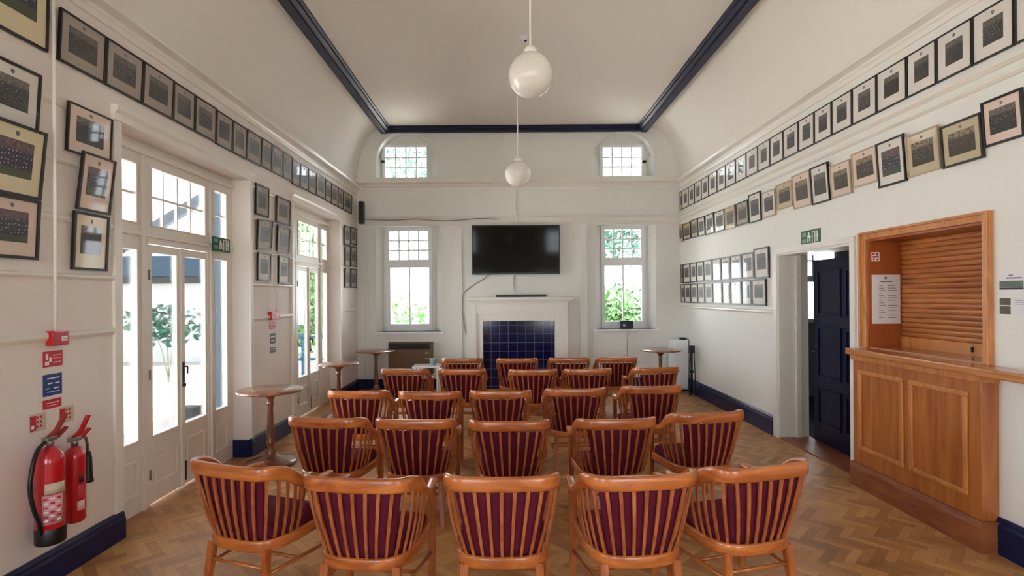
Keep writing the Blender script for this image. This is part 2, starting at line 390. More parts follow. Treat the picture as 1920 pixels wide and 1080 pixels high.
def window(n,rect,y,panes,bars,fw=.05,latch=None):
    """window_n in a wall facing -y. panes: list of (x0,x1,z0,z1,cols,rows)"""
    e=empty('window_%d'%n); e['kind']='structure'
    x0,x1,z0,z1=rect
    mb=MB(); wall_cells(mb,'y',y-.03,y+.045,x0,x1,z0,z1,[p[:4] for p in panes]); mb.build('window_frame',win_m,e)
    for p in panes:
        a,b,c,d,cols,rows=p
        m2=MB()
        for i in range(1,cols): x=a+(b-a)*i/cols; m2.box(x-.013,x+.013,y-.012,y+.012,c,d)
        for j in range(1,rows): z=c+(d-c)*j/rows; m2.box(a,b,y-.0125,y+.0125,z-.013,z+.013)
        if cols*rows>1: m2.build('glazing_bars',win_m,e)
        m3=MB(); m3.box(a-.005,b+.005,y+.014,y+.018,c-.005,d+.005); m3.build('pane',pane_m,e)
    if latch:
        m4=MB(); m4.box(latch[0]-.035,latch[0]+.035,y-.06,y-.03,latch[1]-.02,latch[1]+.02,bev=.006); m4.build('latch',iron_m,e)
    return e
def P(x0,x1,y0,y1,cx,c,r): return W4(x0,x1,y0,y1,cx)+(c,r)
window(1,gLL,YW,[P(730,803,434,487,765,4,3),P(732,804,502,607,765,2,1)],0)
window(2,gRL,YW,[P(1133,1201,431,483,1170,4,3),P(1133,1202,498,602,1170,2,1)],0)
window(3,gLU,YW,[P(724,801,277,334,760,4,3)],0,latch=(X_(720,YW),Z_(304,720,YW)))
window(4,gRU,YW,[P(1131,1203,277,331,1170,4,3)],0,latch=(X_(1208,YW),Z_(304,1208,YW)))
for i,(a,b,c,d) in enumerate(bw):
    window(5+i,(a,b,c,d),YB-.15,[(a+.06,b-.06,c+.06,d-.5,2,1),(a+.06,b-.06,d-.42,d-.06,4,2)] if i<2 else [(a+.05,b-.05,c+.05,d-.05,4,4)],0)
# window sills
mb=MB()
for (x0,x1,z0,z1) in (LN,RN): mb.box(x0-.05,x1+.05,D-.05,D+ND,z0-.035,z0,bev=.006)
struct(mb,'trim_1',win_m)

# ceiling, coves --------------------------------------------------
mb=MB(); mb.box(XBL-.15,XBR+.15,YB-.3,D,ZF,ZF+.12)
def cove(xw,zc,xe,sgn):
    n=18; a=abs(xe-xw); h=ZF-zc; inn=[]
    for i in range(n+1):
        t=math.pi/2*i/n; inn.append((xw-sgn*a*(1-math.cos(t)),zc+h*math.sin(t)))
    out=[(x+sgn*.09,z+.05) for x,z in inn]
    def skin(P,sm):
        A=[mb.bm.verts.new((x,YB-.3,z)) for x,z in P]; B=[mb.bm.verts.new((x,D,z)) for x,z in P]
        for k in range(n):
            f=mb.bm.faces.new((A[k],A[k+1],B[k+1],B[k])); f.smooth=sm
        return A,B
    A,B=skin(inn,True); A2,B2=skin(out,False)
    for P,Q in ((A,A2),(B,B2)):
        for k in range(n): mb.bm.faces.new((P[k],P[k+1],Q[k+1],Q[k]))
    mb.bm.faces.new((A[0],B[0],B2[0],A2[0])); mb.bm.faces.new((A[n],B[n],B2[n],A2[n]))
cove(WL+.0,ZC_L,XBL,-1); cove(WR,ZC_R,XBR,1)
cl=struct(mb,'ceiling',ceil_m)
for ed in cl.data.edges:
    pass
at=cl.data.attributes.new('sharp_edge','BOOLEAN','EDGE')
ff={}
for p_ in cl.data.polygons:
    for ek in p_.edge_keys: ff.setdefault(ek,[]).append(p_)
for ed in cl.data.edges:
    q_=ff.get(tuple(sorted(ed.vertices)),[])
    at.data[ed.index].value = len(q_)!=2 or q_[0].normal.angle(q_[1].normal)>.6
# navy border beams: a stepped moulding round the flat ceiling
def beam_prof(x,s): # s=+1: inner side towards +x
    return [(x-s*.05,ZF-.11),(x+s*.055,ZF-.11),(x+s*.055,ZF-.075),(x+s*.10,ZF-.06),(x+s*.10,ZF-.03),(x+s*.125,ZF-.02),(x+s*.125,ZF+.01),(x-s*.05,ZF+.01)]
mb=MB(); mb.prism(beam_prof(XBL,1),'y',YB,D); struct(mb,'trim_2',beam_m)
mb=MB(); mb.prism(beam_prof(XBR,-1),'y',YB,D); struct(mb,'trim_3',beam_m)
mb=MB(); mb.prism([(D-a,z) for a,z in ((0,ZF-.10),(.07,ZF-.10),(.07,ZF-.065),(.11,ZF-.05),(.11,ZF-.02),(.13,ZF-.01),(.13,ZF+.01),(0,ZF+.01))],'x',XBL,XBR); struct(mb,'trim_4',beam_m)

# cornices and rails ----------------------------------------------
def rail(mb,side,z,h,t,y0,y1):
    """moulding with rounded nose along a side wall"""
    X=WL if side=='L' else WR; s=1 if side=='L' else -1
    pr=[(X,z-h/2),(X+s*t*.45,z-h/2),(X+s*t,z-h*.1),(X+s*t,z+h*.3),(X+s*t*.6,z+h/2),(X,z+h/2)]
    mb.prism(pr,'y',y0,y1)
def corn(mb,side,z):
    X=WL if side=='L' else WR; s=1 if side=='L' else -1
    mb.prism([(X,z-.10),(X+s*.015,z-.10),(X+s*.02,z-.06),(X+s*.032,z-.05),(X+s*.036,z-.03),(X+s*.10,z-.015),(X+s*.105,z+.0),(X+s*.105,z+.03),(X+s*.03,z+.06),(X,z+.06)],'y',YB,D-.0)
mb=MB(); corn(mb,'L',ZC_L); struct(mb,'trim_5',trim_m)
mb=MB(); corn(mb,'R',ZC_R); struct(mb,'trim_6',trim_m)
mb=MB()   # far ledge
zt=Z_(334,960); zb=Z_(351,960)
mb.prism([(D,zb-.05),(D-.02,zb-.05),(D-.03,zb),(D-.06,zb+.02),(D-.07,zb+.05),(D-.13,zb+.07),(D-.13,zt),(D,zt)],'x',WL,WR)
struct(mb,'trim_7',trim_m)
mb=MB()   # far picture rail, two beads
for zz,t in ((Z_(405,960),.05),(Z_(417,960),.03)):
    mb.prism([(D,zz-.03),(D-t*.5,zz-.03),(D-t,zz),(D-t,zz+.02),(D,zz+.03)],'x',WL,WR)
struct(mb,'trim_8',trim_m)
mb=MB(); rail(mb,'R',3.10,.045,.045,YB,D-.06); rail(mb,'R',3.015,.04,.035,YB,D-.06); struct(mb,'trim_9',trim_m)
# left piers: dado battens
mb=MB()
for z in (2.84,2.50,2.15,1.80,1.44):
    for a,b in ((1.1,OP[0][0]),(OP[0][1],OP[1][0]),(OP[1][1],D-.03)):
        rail(mb,'L',z,.035 if z>1.5 else .05,.016 if z>1.9 else .022,a+(.0 if a<2 else .06),b-.075 if b<9 else b)
struct(mb,'trim_10',trim_m)
mb=MB(); rail(mb,'R',1.45,.045,.03,DR1+.08,D-.03); struct(mb,'trim_11',trim_m)
# door head architraves on the left wall
mb=MB()
for a,b in OP:
    for p_,q_ in ((a-.075,a),(b,b+.06)):
        mb.box(WL,WL+.022,p_,q_,0.19,HEAD,bev=.004)
    mb.prism([(WL,HEAD),(WL+.03,HEAD),(WL+.03,HEAD+.05),(WL+.05,HEAD+.07),(WL+.05,HEAD+.10),(WL,HEAD+.11)],'y',a-.075,b+.06)
struct(mb,'trim_12',trim_m)

# skirting boards -------------------------------------------------
def skirt(mb,side,y0,y1,h=.19,t=.032):
    X=WL if side=='L' else WR; s=1 if side=='L' else -1
    mb.prism([(X,0),(X+s*t,0),(X+s*t,h-.05),(X+s*t*.75,h-.035),(X+s*t*.75,h-.02),(X+s*t*.35,h),(X,h)],'y',y0,y1)
mb=MB(); skirt(mb,'L',1.1,OP[0][0]); skirt(mb,'L',YB,-.7); skirt(mb,'L',OP[0][1],OP[1][0]); skirt(mb,'L',OP[1][1],D)
mb.box(WL-.17,WL,OP[0][1]-.02,OP[0][1],0,.18); mb.box(WL-.17,WL,OP[1][1]-.02,OP[1][1],0,.18)
struct(mb,'baseboard_left',navy_m)
mb=MB(); skirt(mb,'R',YB,3.41,.23); skirt(mb,'R',DR1+.09,D,.23); struct(mb,'baseboard_right',navy_m)
mb=MB()
mb.prism([(D,0),(D-.03,0),(D-.03,.15),(D-.01,.18),(D,.18)],'x',WL+.03,-.98)
mb.prism([(D,0),(D-.03,0),(D-.03,.15),(D-.01,.18),(D,.18)],'x',1.45,WR-.03)
struct(mb,'baseboard_far',navy_m)

# shallow pilasters / chimney breast on the far wall ---------------
mb=MB()
za=Z_(424,960)
BX0,BX1=X_(852),X_(1100)
for a,b in ((X_(852),X_(866)),(X_(1086),X_(1100))): mb.box(a,b,D-.05,D,0,za,bev=.004)
mb.box(X_(866),X_(1086),D-.02,D,0,za)
for a,b in ((X_(676),X_(684)),(X_(688),X_(692))): mb.box(a,b,D-.02,D,.18,za)
struct(mb,'trim_13',wall_m)

# ---------------------------------------------------------------- left french door sets
XD=WL-.17          # face of the joinery
def molding_rect(mb,xf,y0,y1,z0,z1,w=.022,t=.012,s=1):
    for a,b,c,d in ((y0,y1,z0,z0+w),(y0,y1,z1-w,z1),(y0,y0+w,z0+w,z1-w),(y1-w,y1,z0+w,z1-w)):
        mb.box(xf,xf+s*t,a,b,c,d,bev=.003,seg=1)
def french(n,o,dy=0,blinds=False):
    e=empty('door_%d'%n,(0,dy,0)); e['kind']='structure'
    xb=XD-.05
    T=2.20; TB=2.10
    y=[3.71,3.86,4.13,4.262,4.69,5.105,5.195,5.447,5.567]
    # fixed frame: jambs, mullions, head, transom rail
    m=MB()
    holes=[(y[1],y[2],.55,2.05),(y[1],y[2],2.24,2.715),(4.288,5.062,2.24,2.725),(5.205,y[7],.55,2.05),(5.205,y[7],2.24,2.725),(4.262,5.105,0,TB)]
    wall_cells(m,'x',xb,XD,y[0],y[8],0,HEAD,holes)
    for a,b in ((y[2]+.035,y[2]+.075),(y[5]+.03,y[5]+.06)): m.box(XD,XD+.02,a,b,0,2.8,bev=.004)
    m.box(XD,XD+.018,y[0],y[8],T-.05,T-.01,bev=.004); m.box(XD,XD+.03,y[0],y[8],2.79,2.84,bev=.005)
    m.box(XD,XD+.012,4.262-.02,5.105+.02,TB,TB+.035,bev=.003)
    for a,b in ((y[1]+.01,y[2]-.01),(5.215,y[7]-.01)): molding_rect(m,XD,a,b,.14,.42)
    for h in holes[:5]: molding_rect(m,XD-.02,h[0]-.0,h[1]+.0,h[2],h[3],.012,.03)
    m.build('door_frame',frame_m,e)
    # glazing bars of the transoms and panes
    g=MB(); xg=XD-.03
    def bars(a,b,c,d,cols,rows):
        for i in range(1,cols): q=a+(b-a)*i/cols; g.box(xg-.01,xg+.01,q-.008,q+.008,c,d)
        for j in range(1,rows): q=c+(d-c)*j/rows; g.box(xg-.011,xg+.011,a,b,q-.009,q+.009)
    bars(*holes[1],1,2); bars(*holes[2],4,2); bars(*holes[4],1,2)
    g.build('glazing_bars',frame_m,e)
    for h in holes[:5]:
        p=MB(); p.box(xg-.002,xg+.002,h[0]-.004,h[1]+.004,h[2]-.004,h[3]+.004); p.build('pane',pane_m,e)
    # two leaves
    for k,(a,b) in enumerate(((4.266,4.688),(4.692,5.101))):
        lf=MB(); ga,gb=(a+.045,b-.055) if k==0 else (a+.055,b-.03)
        wall_cells(lf,'x',xb+.004,XD-.006,a,b,.012,TB-.006,[(ga,gb,.555,2.03)])
        molding_rect(lf,XD-.006,a+.06,b-.06,.15,.42)
        lf.box(XD-.006,XD+.006,ga-.02,gb+.02,.535,.555,bev=.002); 
        if k==1: lf.box(XD-.006,XD+.012,a-.022,a+.014,.012,TB-.006,bev=.003)
        leaf=lf.build('door_leaf',frame_m,e)
        p=MB(); p.box(xg-.002,xg+.002,ga-.004,gb+.004,.55,2.034); p.build('pane',pane_m,leaf)
        if k==0:
            for z in (.25,1.05,1.85):
                h_=MB(); h_.tube([(XD+.004,a-.002,z-.04),(XD+.004,a-.002,z+.04)],.008); h_.build('hinge',steel_m,leaf)
        else:
            h_=MB(); h_.box(XD+.012,XD+.018,a-.016,a+.010,.92,1.10,bev=.002); h_.tube([(XD+.018,a,1.06),(XD+.05,a,1.06),(XD+.055,a-.01,1.06),(XD+.055,a-.01,1.00)],.007)
            h_.tube([(XD+.012,a-.002,.90),(XD+.03,a-.002,.90)],.016,12)
            h_.build('handle',iron_m,leaf)
            h2=MB(); h2.box(XD-.006,XD+.01,a+.02,a+.045,.05,.22,bev=.002); h2.build('bolt',iron_m,leaf)
    return e
french(1,0); french(2,0,3.02); french(3,0,-4.44)

# ---------------------------------------------------------------- right doorway
mb=MB()
xo=WR+.34
mb.box(WR-.02,WR,DR1,DR1+.09,0,DRZ+.06,bev=.004); mb.box(WR-.02,WR,DR0-.07,DR0,0,DRZ+.06,bev=.004); mb.box(WR-.02,WR,DR0,DR1,DRZ,DRZ+.06,bev=.004)
mb.box(WR,xo,DR1-.02,DR1,0,DRZ); mb.box(WR,xo,DR0,DR0+.02,0,DRZ); mb.box(WR,xo,DR0+.02,DR1-.02,DRZ-.02,DRZ)
mb.box(WR+.19,WR+.25,DR1-.045,DR1-.02,0,DRZ-.02,bev=.004); mb.box(WR+.19,WR+.25,DR0+.02,DR0+.035,0,DRZ-.02)
struct(mb,'trim_14',trim_m)
mb=MB(); mb.box(WR,xo+.02,DR0,DR1,-.02,.012,bev=.006); struct(mb,'trim_15',oakd_m)
# the room beyond
mb=MB(); mb.box(xo,6.2,2.5,9.0,-.12,-.005); struct(mb,'floor_hall',plain('dark_hall_mat',rgb(44,42,44),.9,var=.3,vscale=30))
mb=MB(); hw=(4.25,5.35,1.2,2.5)
wall_cells(mb,'y',8.6,8.75,xo,6.2,0,2.8,[hw]); mb.box(6.1,6.2,2.5,8.75,0,2.8); mb.box(xo,6.2,2.4,2.5,0,2.8); mb.box(xo,6.2,2.5,8.75,2.7,2.8)
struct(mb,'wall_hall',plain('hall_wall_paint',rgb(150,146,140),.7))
window(9,hw,8.65,[(hw[0]+.05,hw[1]-.05,1.26,1.85,2,1),(hw[0]+.05,hw[1]-.05,1.95,2.44,3,2)],0)
portal((4.8,8.9,1.85),(1.0,1.3),(0,-1,0))
# navy door leaf, slightly ajar, hinged on the near jamb
hx,hy=xo-.05,DR0+.04
e=empty('door_4',(hx,hy,0),-math.radians(2.0)); e['kind']='structure'
Lw=DR1-DR0-.18
m=MB(); m.box(-.0,.045,0,Lw,.02,DRZ-.085,bev=.004)
leaf=m.build('door_leaf',navyd_m,e)
m=MB()
for a,b in ((.09,Lw/2-.04),(Lw/2+.04,Lw-.09)):
    for c,d in ((.22,.62),(.74,1.30),(1.42,1.92)): molding_rect(m,0,a,b,c,d,.025,.014,-1)
m.build('panel_moulding',navyd_m,leaf)
m=MB(); m.tube([(0,Lw-.07,1.02),(-.05,Lw-.07,1.02),(-.055,Lw-.09,1.02),(-.055,Lw-.19,1.02)],.009); m.box(-.006,0,Lw-.09,Lw-.05,.92,1.10); m.build('handle',iron_m,leaf)

# ---------------------------------------------------------------- serving hatch and bar
hat=empty('serving_hatch',(WR,HY0,0),0,'oak framed serving hatch in the right wall with its slatted roller shutter down','serving hatch')
def hb(*a,**k): pass
fy0,fy1=onR(1864,550)[0]-HY0, onR(1618,550)[0]-HY0
hyw=HY1-HY0
# everything relative to (WR,HY0)
m=MB()
m.box(-.03,0,fy0,0.01,1.19,HZ1+.06,bev=.006); m.box(-.03,0,hyw-.005,fy1,1.19,HZ1+.06,bev=.006); m.box(-.03,0,.01,hyw-.005,HZ1-.005,HZ1+.06,bev=.006)
m.box(-.045,-.03,fy0,fy0+.02,1.19,HZ1+.06,bev=.004); m.box(-.045,-.03,fy1-.02,fy1,1.19,HZ1+.06,bev=.004); m.box(-.045,-.03,fy0+.02,fy1-.02,HZ1+.04,HZ1+.06,bev=.004)
m.build('hatch_frame',mould_m,hat)
m=MB(); m.box(0,.30,hyw-.02,hyw,1.19,HZ1); m.box(0,.30,0,.02,1.19,HZ1); m.box(0,.30,.02,hyw-.02,HZ1-.02,HZ1); m.build('side_panel',reveal_m,hat)
m=MB(); z=1.29
while z<HZ1-.025:
    zz=min(z+.041,HZ1-.02)
    m.prism([(.286,z),(.277,z+.006),(.274,(z+zz)/2),(.276,zz-.006),(.286,zz),(.30,zz),(.30,z)],'y',.02,hyw-.02,smooth=False); z+=.041
sh=m.build('roller_shutter',shut_m,hat)
m=MB(); m.box(.004,.267,.02,hyw-.02,1.191,1.2); m.build('sill',counter_m,hat)
m=MB(); m.box(.268,.30,.02,hyw-.02,1.19,1.29,bev=.004); m.build('bottom_bar',mould_m,sh)
m=MB(); m.box(.255,.268,hyw*.36,hyw*.36+.012,1.225,1.265,bev=.003); m.build('lock',iron_m,sh)
# counter top
XCf=2.945
cy1=onR(1584,655,XCf)[0]
m=MB(); m.box(XCf,WR-.0,1.9,cy1,1.135,1.19,bev=.012,seg=3)
ct=m.build('bar_worktop',counter_m); tag(ct,'long oak bar counter top running under the shuttered hatch and along the wall','counter')
# panelled base
XP=3.025
by0,by1=onR(1841,900,XP)[0],onR(1600,780,XP)[0]
bb=empty('bar_cabinet',(XP,by0,0),0,'panelled oak bar front with two raised panels below the counter','bar cabinet')
Lb=by1-by0
m=MB(); m.box(0,WR-XP,0,Lb,.20,1.135,bev=.004); m.build('carcass',oak_m,bb)
m=MB(); m.prism([(-.025,0),(-.025,.16),(-.012,.20),(WR-XP,.20),(WR-XP,0)],'y',-.02,Lb+.015); m.build('plinth',oakd_m,bb)
m=MB(); m.box(-.02,WR-XP,-.01,Lb+.01,1.085,1.135,bev=.006); m.build('top_rail',mould_m,bb)
for (pa,pb) in ((onR(1817,850,XP)[0]-by0,onR(1707,800,XP)[0]-by0),(onR(1696,800,XP)[0]-by0,onR(1612,780,XP)[0]-by0)):
    m=MB(); z0,z1=.33,1.01
    # raised surround moulding and sunken field
    for a,b,c,d in ((pa,pb,z0,z0+.035),(pa,pb,z1-.035,z1),(pa,pa+.035,z0+.035,z1-.035),(pb-.035,pb,z0+.035,z1-.035)):
        m.box(-.018,0,a,b,c,d,bev=.007,seg=2)
    m.build('panel_moulding',mould_m,bb)
    m=MB(); m.box(-.004,0.002,pa+.035,pb-.035,z0+.035,z1-.035); m.build('panel',oak_m,bb)
# radiator-like dents omitted; papers
def sheet(name,label,cat,Xp,px0,py0,px1,py1,side,mat,th=.004,group=None):
    """flat card on a side wall between two pixels (left-top, right-bottom)"""
    s=1 if side=='L' else -1
    Y0,Za=onL(px0,(py0+py1)/2,Xp); Y1,Zb=onL(px1,(py0+py1)/2,Xp)
    Ym=(Y0+Y1)/2; pm=(px0+px1)/2
    zt=onL(pm,py0,Xp)[1]; zb=onL(pm,py1,Xp)[1]
    e=empty(name,(Xp,Ym,zb),0,label,cat,group)
    w=abs(Y1-Y0); h=zt-zb
    m=MB(); m.box(0,s*th,-w/2,w/2,0,h); m.build('backing_plate' if 'sign' in name else 'sheet',mat,e)
    return e,w,h,s,th
def mark(e,rects,s,th,mat,name,w,h,extra=.0012):
    """rects in 0..1 of the card as seen from the room (u to the right, v up)"""
    m=MB()
    for u0,v0,u1,v1 in rects:
        a,b=(-w/2+u0*w,-w/2+u1*w)
        if s<0: a,b=(w/2-u0*w,w/2-u1*w)
        m.box(s*th,s*(th+extra),a,b,v0*h,v1*h)
    return m.build(name,mat,e)
# on the left wall going right in the picture = going away (+Y); on the right wall it is -Y
ex=[(.06,.62,.24,.86),(.06,.14,.24,.50)]
def exit_sign(px0,py0,px1,py1,side,Xp,label):
    e,w,h,s,th=sheet('exit_sign',label,'exit sign',Xp,px0,py0,px1,py1,side,greenp_m,.012)
    return e,w,h,s,th
def man(e,w,h,s,th):
    # arrow panel, running figure, doorway
    mark(e,[(.07,.60,.28,.86),(.07,.16,.28,.42)],s,th,plain('pale_green_print',rgb(120,160,140),.5),'window_pictogram',w,h)
    mark(e,[(.40,.70,.47,.86),(.38,.42,.50,.68),(.34,.52,.38,.60),(.50,.50,.57,.58),(.36,.14,.42,.42),(.47,.20,.53,.42)],s,th,whitep_m,'running_figure',w,h)
    mark(e,[(.60,.12,.64,.90),(.64,.84,.78,.90),(.74,.12,.78,.84)],s,th,whitep_m,'doorway_pictogram',w,h)
    mark(e,[(.85,.14,.90,.88),(.81,.50,.94,.60)],s,th,whitep_m,'arrow_pictogram',w,h)
q=exit_sign(1504,431,1539,458,'R',WR,'green exit sign with white pictograms above the dark blue door'); man(*q)
q=exit_sign(397,446,429,472,'L',XD+.034,'green exit sign with white pictograms fixed above the french doors'); man(*q)
# hatch notices sit on the far cheek of the recess, facing the camera
def cheek(name,label,cat,px0,py0,px1,py1,mat):
    Y=HY1-.021
    x0,_=onF(px0,py1,Y); x1,_=onF(px1,py1,Y); zt=onF((px0+px1)/2,py0,Y)[1]; zb=onF((px0+px1)/2,py1,Y)[1]
    e=empty(name,(x0,Y,zb),0,label,cat); m=MB(); m.box(0,x1-x0,-.002,0,0,zt-zb); m.build('sheet',mat,e); return e,x1-x0,zt-zb
e,w,h=cheek('paper_notice','white printed paper notice pinned on the oak cheek of the hatch','notice',1635,515,1688,607,paper_m)
m=MB(); m.box(w*.3,w*.72,-.003,-.002,h*.845,h*.865)
for i in range(14):
    v=.77-i*.05; m.box(w*.25,w*(.38+.05*(i%3)),-.003,-.002,h*v,h*(v+.012)); 
    if i%4!=3: m.box(w*.56,w*(.8+.05*(i%3)),-.003,-.002,h*v,h*(v+.012))
m.box(w*.45,w*.53,-.003,-.002,h*.91,h*.96)
m.build('printed_lines',ink_m,e)
e,w,h=cheek('warning_sticker','small pink and white square sticker above the paper notice','sticker',1634,473,1649,490,whitep_m)
m=MB(); m.box(w*.12,w*.88,-.003,-.002,h*.42,h*.58); m.box(w*.2,w*.36,-.003,-.002,h*.1,h*.4); m.box(w*.6,w*.8,-.003,-.002,h*.62,h*.9); m.box(w*.1,w*.4,-.003,-.002,h*.7,h*.88); m.box(w*.6,w*.86,-.003,-.002,h*.12,h*.3); m.build('red_print',redp_m,e)
# posters right of the hatch
e,w,h,s,th=sheet('poster','white poster with a green landscape strip on wall right of hatch','poster',WR,1873,512,1922,555,'R',paper_m,.002)
mark(e,[(.04,.38,.96,.66)],s,th,plain('landscape_print',rgb(96,112,98),.5,var=.5,vscale=20),'landscape_picture',w,h)
mark(e,[(.04,.28,.96,.37)],s,th,black_m,'black_strip',w,h)
mark(e,[(.3,.76,.9,.82),(.4,.88,.56,.94)],s,th,ink_m,'printed_lines',w,h)
for (a,b,lab) in ((559,572,'small dark grey photo print on the wall, upper of two'),(574,589,'small dark grey photo print on the wall, lower of two')):
    e,w,h,s,th=sheet('photo_print',lab,'photo print',WR,1875,a,1895,b,'R',plain('small_print',rgb(92,86,78),.5,var=.5,vscale=40),.002,'small photo prints right of the hatch')
e,w,h,s,th=sheet('paper_notice','plain white paper sheet on the wall beside two small photo prints','notice',WR,1899,557,1924,592,'R',paper_m,.002)
mark(e,[(.2,.8,.8,.83),(.2,.7,.9,.72),(.2,.6,.85,.62)],s,th,ink_m,'printed_lines',w,h)

# ---------------------------------------------------------------- left wall signs
def callpoint(px0,py0,px1,py1,label):
    Y0,_=onL(px0,py1,WL+.02); Y1,_=onL(px1,py1,WL+.02); zt=onL(px0,py0,WL+.02)[1]; zb=onL(px0,py1,WL+.02)[1]
    e=empty('fire_alarm_call_point',(WL,(Y0+Y1)/2,zb),0,label,'fire alarm'); w=Y1-Y0; h=zt-zb
    m=MB(); m.box(.0,.05,-w/2,w/2,0,h,bev=.006); m.build('case',red_m,e)
    m=MB(); m.box(.05,.052,w*.0,w*.36,h*.28,h*.6); m.build('break_glass',whitep_m,e)
    m=MB(); m.box(.052,.053,w*.06,w*.30,h*.42,h*.46); m.build('printed_line',ink_m,e)
callpoint(91,621,121,649,'red fire alarm call point above the stack of signs on near left wall')
callpoint(506,585,520,600,'small red fire alarm call point on the pier between the french doors')
SG='fire safety signs beside the extinguishers'
e,w,h,s,th=sheet('fire_action_sign','red sign with white pictogram directly under the call point','sign',WL,80,658,116,687,'L',redp_m,.004,SG)
mark(e,[(.08,.12,.28,.36),(.12,.45,.24,.85),(.30,.3,.42,.6)],s,th,whitep_m,'pictogram',w,h); mark(e,[(.48,.68,.92,.76),(.48,.50,.92,.56),(.48,.22,.92,.30)],s,th,plain('pink_print',rgb(226,170,172),.5),'lettering',w,h)
e,w,h,s,th=sheet('extinguisher_instruction_sign','blue square instruction sign with white text on near left wall','sign',WL,80,701,115,741,'L',bluep_m,.004,SG)
mark(e,[(.26,.54,.48,.60),(.62,.54,.86,.59),(.12,.32,.3,.36),(.56,.30,.82,.36),(.2,.78,.86,.83),(.2,.16,.86,.19)],s,th,whitep_m,'lettering',w,h)
e,w,h,s,th=sheet('fire_extinguisher_sign','narrow red sign below the blue instruction sign','sign',WL,80,748,114,765,'L',redp_m,.004,SG)
mark(e,[(.12,.55,.88,.66),(.2,.28,.8,.36)],s,th,plain('pale_pink_print',rgb(236,190,190),.5),'lettering',w,h)
for (a,b,c,d,lab) in ((54,776,85,809,'cream and red extinguisher label above the larger extinguisher'),(110,762,138,792,'cream and red extinguisher label above the slimmer extinguisher')):
    e,w,h,s,th=sheet('extinguisher_label_sign',lab,'sign',WL,a,b,c,d,'L',creamp_m,.003,SG)
    mark(e,[(.04,.08,.40,.92)],s,th,redp_m,'red_panel',w,h)
    mark(e,[(.46,.72,.54,.86),(.46,.46,.54,.6),(.46,.2,.54,.34),(.64,.72,.74,.86),(.64,.46,.74,.6),(.64,.2,.74,.34)],s,th,redp_m,'symbols',w,h)
    mark(e,[(.1,.2,.26,.4)],s,th+.0013,whitep_m,'white_mark',w,h)
for (a,b,c,d,mt,lab) in ((505,604,515,617,redp_m,'small red and white sign under the pier call point'),(506,625,516,644,plain('grey_sign',rgb(92,92,98),.5),'small dark grey sign on the pier, above another'),(506,651,516,661,plain('grey_sign2',rgb(104,100,104),.5),'lowest small grey sign on the pier between french doors')):
    e,w,h,s,th=sheet('wall_sign',lab,'sign',WL,a,b,c,d,'L',mt,.004,'small signs on the pier')
    mark(e,[(.12,.6,.88,.75),(.2,.25,.8,.35)],s,th,whitep_m,'lettering',w,h)
# conduits
def pipe_on_L(px,py0,py1,label,r=.009):
    Y,z1=onL(px,py0,WL+.012); _,z0=onL(px,py1,WL+.012)
    m=MB(); m.tube([(WL+.032,Y,z0),(WL+.032,Y,z1)],r,10); o=m.build('conduit_pipe',pipe_m); tag(o,label,'pipe'); return o
Y,_=onL(96,300,WL+.012); 
m=MB(); m.tube([(WL+.032,Y,onL(101,621)[1]),(WL+.032,Y,3.49)],.009,10); tag(m.build('conduit_pipe',pipe_m),'thin white vertical conduit pipe from the cornice to the call point','pipe')
Y,z1=onL(512,470); z0=onL(512,585)[1]
m=MB(); m.tube([(WL+.032,Y,z0),(WL+.032,Y,z1)],.008,8); tag(m.build('conduit_pipe',pipe_m),'thin white conduit pipe on the pier between the french doors','pipe')

